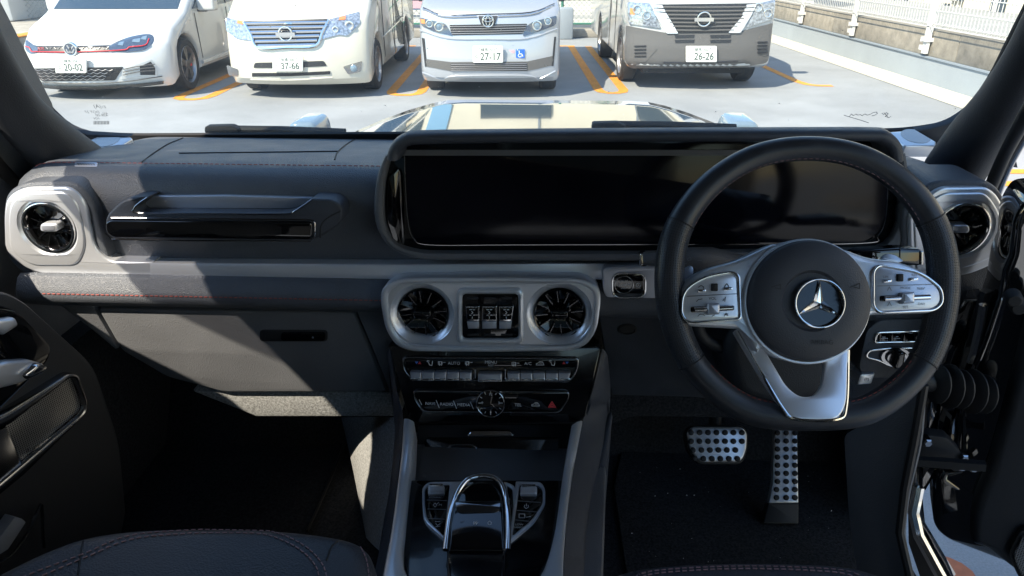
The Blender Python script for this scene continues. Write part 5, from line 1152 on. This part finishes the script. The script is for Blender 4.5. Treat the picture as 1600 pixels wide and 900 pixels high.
def pad_keys(x, y, ink, s=1):
    for dx, dy in ((-20, -1), (21, -4)): plate('pad_key', FWp, FWp.poly([(x+dx-6.5, y+dy+3, 1.5), (x+dx+6.5, y+dy+2, 1.5), (x+dx+6.5, y+dy-2.5, 1.5), (x+dx-6.5, y+dy-2, 1.5)]), .003, .007, 'chrome', swl, bev=.0012)
    plate('touch_nub', FWp, FWp.poly([(x-5, y, 2), (x+5, y, 2), (x+5, y-12, 2), (x-5, y-12, 2)]), .003, .0075, 'matte_black', swl, bev=.002)
pad_keys(1115, 455, 'print_dark'); pad_keys(1403, 440, 'print_dim')
def rocker(x, y, w0):
    g_ = plate('rocker_slot', FWp, FWp.poly([(x-w0, y+6, 3), (x+w0, y+3, 3), (x+w0, y-5, 3), (x-w0, y-3, 3)]), .002, .0048, 'gloss_black', swl, bev=.0006)
    tube('rocker_bar', [FWp.P(x-w0+5, y+2, .008), FWp.P(x+w0-5, y-1, .008)], .0032, 'chrome', g_, n=10)
    plate('scroll_wheel', FWp, FWp.poly([(x-10, y+10, 2), (x+9, y+8.5, 2), (x+9, y-9, 2), (x-10, y-8, 2)]), .003, .014, 'silver_dull', g_, bev=.003, segs=3)
rocker(1112, 482, 34); rocker(1412, 465, 40)
def ink(P, m): lines('pad_symbols', FWp, P, 1.0, m, swl, d=.0046)
ink([[(1090, 449), (1094, 446), (1098, 448), (1098, 451)], [(1131, 447), (1134, 443), (1137, 447), (1136, 450), (1132, 450), (1131, 447)], [(1087, 471), (1090, 468), (1096, 467)], [(1128, 470), (1130, 467)], [(1132, 464), (1131, 471)], [(1089, 494), (1092, 491), (1097, 491), (1100, 493)], [(1111, 494), (1115, 492)], [(1130, 494), (1133, 489), (1136, 493), (1131, 491), (1136, 490)], [(1072, 463), (1150, 459)]], 'print_dark')
text('pad_text', 'VOL', FWp, 1112, 466.5, 4.5, 'print_dark', swl, d=.0046)
for s_, x, y in (('MODE', 1412, 450), ('NAV', 1436, 451), ('SET', 1412, 480), ('DAY', 1437, 475), ('LIM', 1381, 433), ('RES', 1426, 430)): text('pad_text', s_, FWp, x, y, 4, 'print_dim', swl, d=.0046)
ink([[(1384, 454), (1387, 448), (1390, 454)], [(1384, 478), (1387, 472), (1390, 478)], [(1368, 447), (1460, 444)]], 'print_dim')
# lower spoke: a silver U
FLO = Fr(FW.P(1240, 530, -.004), 43)
V, F = plateVF(FLO, FLO.poly([(1148, 514, 4), (1170, 512, 6), (1200, 552), (1230, 603, 14), (1250, 619, 10), (1274, 619, 12), (1288, 600, 12), (1292, 556, 10), (1310, 545, 4), (1328, 543, 4), (1325, 632, 14), (1311, 656, 14), (1245, 656, 16), (1226, 640, 16), (1190, 585)], 6), -.014, -.002, .003, 3)
mk('lower_spoke', V, F, 'silver', swl, smooth=40)
tube('spoke_edge', spline([FLO.P(x, y, -.004) for x, y in ((1154, 516), (1190, 578), (1224, 636), (1246, 654), (1310, 654), (1324, 632), (1327, 546))], 6), .0022, 'chrome', swl, n=8)
plate('column_shroud', Fr(W(1240, 520, .98), 15), FW.poly([(1130, 470, 30), (1160, 415, 30), (1230, 395, 20), (1340, 400, 30), (1370, 470, 30), (1340, 570, 30), (1250, 600, 30), (1160, 575, 30)]), -.12, .0, 'door_trim', swl, bev=.02, segs=4)
tube('shroud_seam', spline([W(x, y, 1.0) for x, y in ((1085, 490), (1100, 530), (1150, 548), (1200, 555))], 5), .010, 'door_trim', swl, n=10)
# stalks
s1 = thing('wiper_stalk', 'black control stalk with a chrome push tip beside the start button', 'stalk', W(1060, 405, 1.0))
Yk = .955
tube('stalk', [W(1004, 404, Yk), W(1030, 404, Yk), W(1080, 404, Yk), W(1110, 408, Yk+.02), W(1170, 425, 1.0)], [.009, .0115, .016, .02, .022], 'soft_plastic', s1, n=18)
fr = Fr(W(1006, 405, Yk), 12); plate('stalk_button', fr, fr.rect(999, 394, 1012, 416, 5), -.012, .004, 'chrome', s1, bev=.003, segs=3)
fr = Fr(W(1075, 400, Yk-.018), 25)
lines('stalk_symbols', fr, [[(1068, 397), (1071, 395), (1073, 398)], [(1074, 404), (1079, 402), (1080, 406), (1075, 407), (1074, 404)], [(1069, 412), (1073, 412)], [(1090, 407), (1096, 407)]], 1, 'print_dim', s1, d=.0)
s2 = thing('gear_selector_stalk', 'flat gloss black gear selector lever with R N P letters', 'stalk', W(1340, 400, 1.0))
fr = Fr(W(1380, 400, .955), 10)
lv_ = plate('lever', fr, fr.poly([(1318, 404, 6), (1340, 391, 8), (1404, 387, 3), (1438, 389, 4), (1440, 410, 4), (1434, 415, 3), (1404, 412), (1330, 412, 8)]), -.02, .004, 'gloss_black', s2, bev=.004, segs=3)
plate('lever_button', fr, fr.poly([(1435, 413, 2), (1435, 391, 2), (1440, 391, 2), (1440, 413, 2)]), -.01, .006, 'chrome_dark', s2, bev=.001)
tube('lever_joint', [fr.P(1404, 386, .0045), fr.P(1404, 413, .0045)], .0008, 'chrome', s2, n=5)
for t_, x, y in (('R', 1363, 396.5), ('N', 1363, 403), ('P', 1371, 403)): text('lever_text', t_, fr, x, y, 4.5, 'print_light', lv_, d=.0046)
for nm, P in (('shift_paddle', [(1058, 433, 3), (1066, 422, 6), (1078, 414, 4), (1083, 418, 4), (1083, 432, 6), (1074, 440, 4)]), ('shift_paddle', [(1376, 404, 4), (1384, 396, 6), (1398, 398, 6), (1412, 408, 3), (1400, 412)])):
    fr = Fr(W(P[0][0], P[0][1], .86), 25); plate(nm, fr, fr.poly(P), -.004, .002, 'silver_dull', swl, bev=.0015)
# ---------------------------------------------------------------- centre console, seats, pedals
space(CAR)
con = thing('centre_console', 'gloss black centre console with silver rails, palm rest controller and switch wings', 'console', W(767, 820, .85)-Vector((0, 0, .25)))
ZC = .915
FZ = Fr(WZ(760, 820, ZC), 88)
plate('console_body', FZ, FZ.poly([(622, 745), (640, 650), (905, 650), (935, 640), (950, 700), (940, 1020), (590, 1020), (600, 900)]), -.30, -.03, 'soft_plastic', con, bev=.01)
tp = plate('gloss_top', FZ, FZ.poly([(630, 860), (640, 750, 6), (880, 750, 6), (866, 860, 30), (842, 896, 20), (840, 960), (640, 960), (636, 892, 20)]), -.03, .0, 'piano', con, bev=.002)
# storage bay in front
FBY = Fr(W(767, 712, 1.0), 30)
by = plate('storage_bay', FBY, FBY.poly([(644, 748), (652, 664), (893, 664), (882, 748)]), -.03, -.01, 'matte_black', con, bev=.002)
plate('bay_door', FBY, FBY.poly([(660, 732, 6), (664, 684, 6), (874, 684, 6), (872, 732, 6)]), -.012, -.005, 'piano', by, bev=.002)
ring('cup_ring', FBY, FBY.poly([(700, 722, 16), (698, 694, 12), (746, 694, 12), (744, 722, 16)]), FBY.poly([(702, 720, 14), (700.5, 696, 11), (743.5, 696, 11), (741.5, 720, 14)]), -.006, -.003, 'chrome_dark', by, bev=.0006, n=50)
plate('bay_handle', FBY, FBY.poly([(730, 680, 2), (737, 671, 4), (797, 671, 4), (804, 680, 2)]), -.005, .008, 'chrome', con, bev=.003, segs=3)
# silver rails
def rail(name, A_, B_):
    a = spline([WZ(*p) for p in A_], 6); b = spline([WZ(*p) for p in B_], 6); L = []
    for p, q in zip(a, b):
        up_ = Vector((0, -.35, 1)).normalized()
        L.append([p-up_*.05, p, p.lerp(q, .12)+up_*.003, p.lerp(q, .5)+up_*.005, p.lerp(q, .88)+up_*.003, q, q-up_*.05])
    V, F = skin(L, closed=False); return mk(name, V, F, 'silver', con, smooth=50)
zr = [.958, .945, .932, .930, .930, .930]
rail('console_rail', [(x, y, z) for (x, y), z in zip(((631, 655), (628, 700), (622, 750), (612, 825), (597, 905), (588, 960)), zr)], [(x, y, z) for (x, y), z in zip(((647, 660), (645, 705), (640, 752), (632, 825), (629, 882), (655, 930)), zr)])
rail('console_rail', [(x, y, z) for (x, y), z in zip(((893, 666), (885, 708), (878, 752), (868, 825), (852, 885), (825, 930)), zr)], [(x, y, z) for (x, y), z in zip(((910, 658), (902, 700), (894, 742), (884, 825), (880, 900), (884, 960)), zr)])
# side cheeks
def quadstrip(name, A_, B_, m, parent, th=.03):
    a = spline([W(*p) for p in A_], 5); b = spline([W(*p) for p in B_], 5); L = []
    for p, q in zip(a, b):
        L.append([p+Vector((0, th, -th)), p, p.lerp(q, .3)+Vector((0, -.003, .003)), p.lerp(q, .7)+Vector((0, -.003, .003)), q, q+Vector((0, th, -th))])
    V, F = skin(L, closed=False); return mk(name, V, F, m, parent, smooth=50)
def zstrip(name, A_, B_, m, parent, bul=.004):
    a = spline([WZ(*p) for p in A_], 5); b = spline([WZ(*p) for p in B_], 5); L = []
    for p, q in zip(a, b):
        nn = Vector((.3 if q.x > p.x else -.3, -.5, .8)).normalized()*bul
        L.append([p-Vector((0, 0, .02)), p, p.lerp(q, .15)+nn*.7, p.lerp(q, .5)+nn, p.lerp(q, .85)+nn*.7, q, q-Vector((0, 0, .05))])
    V, F = skin(L, closed=False); return mk(name, V, F, m, parent, smooth=60)
zstrip('side_cheek', [(941, 545, 1.07), (926, 610, 1.01), (911, 657, .957), (895, 741, .931), (885, 825, .929), (881, 900, .929), (886, 980, .929)], [(950, 560, 1.05), (954, 612, .98), (951, 650, .93), (946, 720, .88), (940, 800, .85), (934, 900, .84), (930, 980, .84)], 'leather', con)
zstrip('knee_bolster', [(952, 642, .938), (936, 690, .905), (922, 770, .882), (915, 830, .880), (928, 866, .865)], [(956, 655, .925), (951, 720, .885), (944, 800, .86), (937, 850, .855), (930, 872, .860)], 'leather', con, .006)
zstrip('side_cheek', [(609, 545, 1.06), (620, 610, 1.0), (630, 657, .955), (621, 751, .930), (611, 826, .928), (596, 906, .928), (586, 962, .928)], [(606, 560, 1.04), (612, 612, .97), (617, 670, .91), (610, 750, .88), (598, 830, .87), (583, 906, .87), (570, 962, .87)], 'leather', con)
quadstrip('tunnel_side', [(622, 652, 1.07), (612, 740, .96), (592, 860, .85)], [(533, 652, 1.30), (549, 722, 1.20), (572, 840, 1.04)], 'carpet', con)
# switch wings with silver frames
def wing(o, i, parent, d1=.006):
    plate('wing_panel', FZ, FZ.poly(i), -.004, .003, 'gloss_black', con, bev=.001)
    return ring('wing_frame', FZ, FZ.poly(o, 6), FZ.poly(i, 6), -.004, d1, 'silver', con, bev=.002, n=90)
wl = wing([(660, 790, 10), (660, 765, 8), (670, 757, 8), (722, 756), (700, 852, 4), (662, 818, 14)], [(664, 790, 10), (664, 767, 6), (672, 761, 6), (703, 760, 3), (694, 842, 3), (667, 815, 14)], con)
wr_ = wing([(852, 790, 10), (852, 768, 8), (846, 757, 8), (806, 756), (795, 852, 4), (834, 820, 14)], [(848, 790, 10), (848, 769, 6), (843, 761, 6), (812, 760, 3), (800, 842, 3), (831, 816, 14)], con)
wing([(706, 790), (709, 759, 6), (740, 756), (700, 850)], [(709, 790), (712, 763, 4), (735, 760), (704, 835)], con, .005)
wing([(806, 800), (805, 762, 8), (790, 756), (794, 850)], [(802, 800), (801, 766, 6), (790, 760), (797, 830)], con, .005)
for x, y in ((682, 771), (826, 772)):
    k = plate('roller_switch', FZ, FZ.rect(x-13, y-6, x+13, y+6, 3), .002, .010, 'silver', con, bev=.004, segs=4)
    plate('roller_edge', FZ, FZ.rect(x-11, y-6, x+11, y-2, 2), .008, .0125, 'chrome', k, bev=.002)
for P in ([(667, 784), (698, 785)], [(668, 798), (697, 799)], [(668, 813), (695, 814)], [(808, 785), (845, 788)], [(806, 800), (843, 803)], [(804, 815), (832, 818)]): tube('key_gap', [FZ.P(*p, .0032) for p in P], .0007, 'print_dim', con, n=4)
for t_, x, y, h in (('▲▼', 681, 761.5, 2.6), ('DYNAMIC', 681, 780, 3.2), ('M', 688, 792, 5), ('VOL', 828, 762.5, 3.2), ('LOW', 811, 822.5, 4), ('RANGE', 810, 827, 3.6)): text('wing_text', t_, FZ, x, y, h, 'print_light', con, d=.0036)
lines('wing_symbols', FZ, [[(677, 792), (680, 789), (683, 792), (680, 795), (677, 792)], [(683, 790), (686, 788)], [(680, 818), (688, 818)], [(681, 821), (684, 824), (688, 821)], [(681, 826), (688, 825)],
    [(820, 792), (819, 795), (822, 797.5), (826, 795), (825, 792)], [(822.5, 790), (822.5, 794)], [(811, 812), (811, 806), (820, 806), (820, 812), (811, 812)], [(822, 811), (829, 810)], [(791, 764), (795, 760), (799, 764)]], 1.1, 'print_light', con, d=.0036)
# palm rest controller
FR = Fr(W(748, 800, .795), 76)
arch = [(696, 858), (699, 830), (704, 798), (714, 770), (729, 752), (747, 745), (764, 745), (780, 753), (789, 770), (793, 798), (794, 830), (793, 858)]
pr = plate('palm_rest', FR, FR.poly([(700, 860, 4), (702, 828), (707, 797), (717, 771, 8), (732, 755, 10), (752, 749, 10), (772, 754, 10), (783, 771, 8), (787, 797), (788, 828), (789, 860, 4)]), -.05, .0, 'gloss_black', con, bev=.004, segs=3)
tube('palm_rest_frame', spline([FR.P(x, y, -.002+.004*(1 if 3 < i < 8 else 0)) for i, (x, y) in enumerate(arch)], 6), .0042, 'chrome', pr, n=12)
plate('touch_pad', FR, FR.poly([(711, 784, 4), (783, 783, 4), (780, 801, 10), (714, 803, 10)]), -.001, .0012, 'touch_glass', pr, bev=.0008)
plate('palm_rest_tail', FZ, FZ.poly([(699, 860), (792, 860), (788, 960), (699, 960)]), -.01, .014, 'piano', con, bev=.006, segs=3)
lines('pad_symbols', FR, [[(740, 815), (743, 817), (740, 820), (740, 815)], [(744, 815), (747, 817), (744, 820), (744, 815)], [(762, 817), (765, 814), (768, 817), (767, 820), (763, 820), (762, 817)]], 1, 'print_light', pr, d=.0006)
text('pad_text', '↩', FR, 722, 816, 4, 'print_dim', pr, d=.0006)
# ----- seats
def seat(name, label, front, Z, back_row, stitch_rows, mats=None):
    fr = Fr(WZ(front[len(front)//2][0], front[len(front)//2][1], Z), 84)
    t = thing(name, label, 'seat', fr.w(0, 0, -.35), 'front seats')
    P = fr.poly([(x, y) for x, y in front]+[(front[-1][0]+60, back_row), (front[0][0]-60, back_row)])
    plate('cushion', fr, P, -.16, .0, 'seat_leather', t, bev=.03, segs=6)
    cu = [c for c in t.children if c.name.startswith('cushion')][0]
    for off in stitch_rows: stitches('seat_stitching', on_mesh(cu, [tuple(v) for v in spline([Vector(q) for q in off], 6)]), 'grey_thread', t, ln=.005, gap=.003, rad=.0008)
    plate('seat_base', fr, inset(ccw(P), .05), -.33, -.15, 'matte_black', t, bev=.01)
    return t, cu
sp1 = [tuple(v) for v in spline([Vector(p) for p in ((-120, 945), (-20, 890), (60, 851), (130, 826), (210, 814), (310, 811), (420, 813), (512, 822), (562, 836), (582, 862), (588, 910), (590, 955))], 5)]
t, fr = seat('passenger_seat', 'black leather passenger seat cushion with double dusky stitching', sp1, 1.04, 1080,
    [[(20, 910), (60, 892), (130, 866), (200, 838), (300, 829), (400, 829), (440, 836), (480, 856), (505, 884), (512, 910)], [(40, 912), (70, 898), (132, 872), (205, 843), (300, 834), (396, 834), (432, 841), (470, 860), (494, 886), (500, 912)], [(540, 842), (560, 852), (572, 876), (576, 905)]])
for P in ([(133, 832), (127, 860), (122, 898)], [(546, 836), (520, 852), (510, 876)]): tube('seat_seam', on_mesh(fr, [tuple(v) for v in spline([Vector(q) for q in P], 6)], .0001), .0011, 'matte_black', t, n=6)
sp2 = [tuple(v) for v in spline([Vector(p) for p in ((925, 980), (948, 898), (980, 877), (1040, 868), (1120, 864), (1220, 864), (1310, 868), (1365, 880), (1405, 900), (1445, 980))], 5)]
t, fr = seat('driver_seat', 'black leather driver seat cushion below the steering wheel', sp2, 1.02, 1080, [[(985, 905), (1020, 893), (1120, 886), (1220, 886), (1310, 891), (1350, 902)], [(995, 908), (1022, 897), (1120, 890), (1220, 890), (1308, 895), (1345, 906)]])
tube('seat_seam', on_mesh(fr, [tuple(v) for v in spline([Vector(q) for q in ((990, 892), (1000, 902), (1008, 915))], 6)], .0002), .0016, 'matte_black', t, n=6)
# ----- pedals
stud = None
def studs(fr, pts, rp, parent):
    V, F = latheVF(Fr((0, 0, 0), 90), (0, 0), [(rp*fr.m, -.002), (rp*fr.m, .002), (rp*fr.m*.8, .004), (.0005, .0045)], 12)
    me = bpy.data.meshes.new('stud'); me.from_pydata([tuple(v) for v in V], [], F); me.materials.append(M['rubber']); me.shade_smooth(); me.set_sharp_from_angle(angle=R(50))
    q = Matrix((fr.u, fr.v, fr.n)).transposed().to_4x4()
    ms = []
    for x, y in pts:
        m = q @ Matrix.Rotation(0, 4, 'X'); m.translation = fr.P(x, y, .0045); ms.append(m)
    copies(me, parent, ms)
FBp = Fr(W(1120, 695, 1.17), 38)
bp_ = thing('brake_pedal', 'wide brushed steel brake pedal with black rubber studs', 'pedal', W(1120, 700, 1.22), 'pedals')
plate('pedal_plate', FBp, FBp.poly([(1072, 676, 8), (1080, 667, 6), (1158, 667, 6), (1167, 676, 8), (1166, 702, 8), (1158, 722, 10), (1092, 722, 10), (1078, 702, 8)]), -.012, .004, 'pedal_steel', bp_, bev=.004, segs=3)
plate('pedal_rim', FBp, FBp.poly([(1069, 676, 8), (1078, 664, 6), (1160, 664, 6), (1170, 676, 8), (1169, 703, 8), (1160, 726, 10), (1090, 726, 10), (1074, 703, 8)]), -.02, -.002, 'rubber', bp_, bev=.004)
studs(FBp, [(1079+c_*13.2+(3 if r_ == 2 else 6 if r_ == 3 else 0), 676+r_*13.6) for r_ in range(4) for c_ in range(7 if r_ < 2 else 6)], 4.4, bp_)
tube('pedal_arm', [FBp.P(1120, 690, -.02), W(1118, 640, 1.24), W(1118, 560, 1.30)], .012, 'matte_black', bp_, n=10)
FAp = Fr(W(1227, 740, 1.16), 44)
ap = thing('accelerator_pedal', 'tall brushed steel accelerator pedal with black rubber studs', 'pedal', W(1225, 815, 1.10), 'pedals')
plate('pedal_plate', FAp, FAp.poly([(1209, 668, 3), (1245, 668, 3), (1247, 786, 2), (1201, 786, 2), (1207, 755, 10)]), -.012, .004, 'pedal_steel', ap, bev=.003, segs=3)
plate('pedal_foot', FAp, FAp.poly([(1200, 785, 2), (1248, 785, 2), (1248, 819, 3), (1192, 818, 3)]), -.02, .002, 'rubber', ap, bev=.004)
studs(FAp, [(1213.5+c_*13.6-(r_ > 6)*1.5*(c_ == 0), 677+r_*12.6) for r_ in range(9) for c_ in range(3)], 4.2, ap)
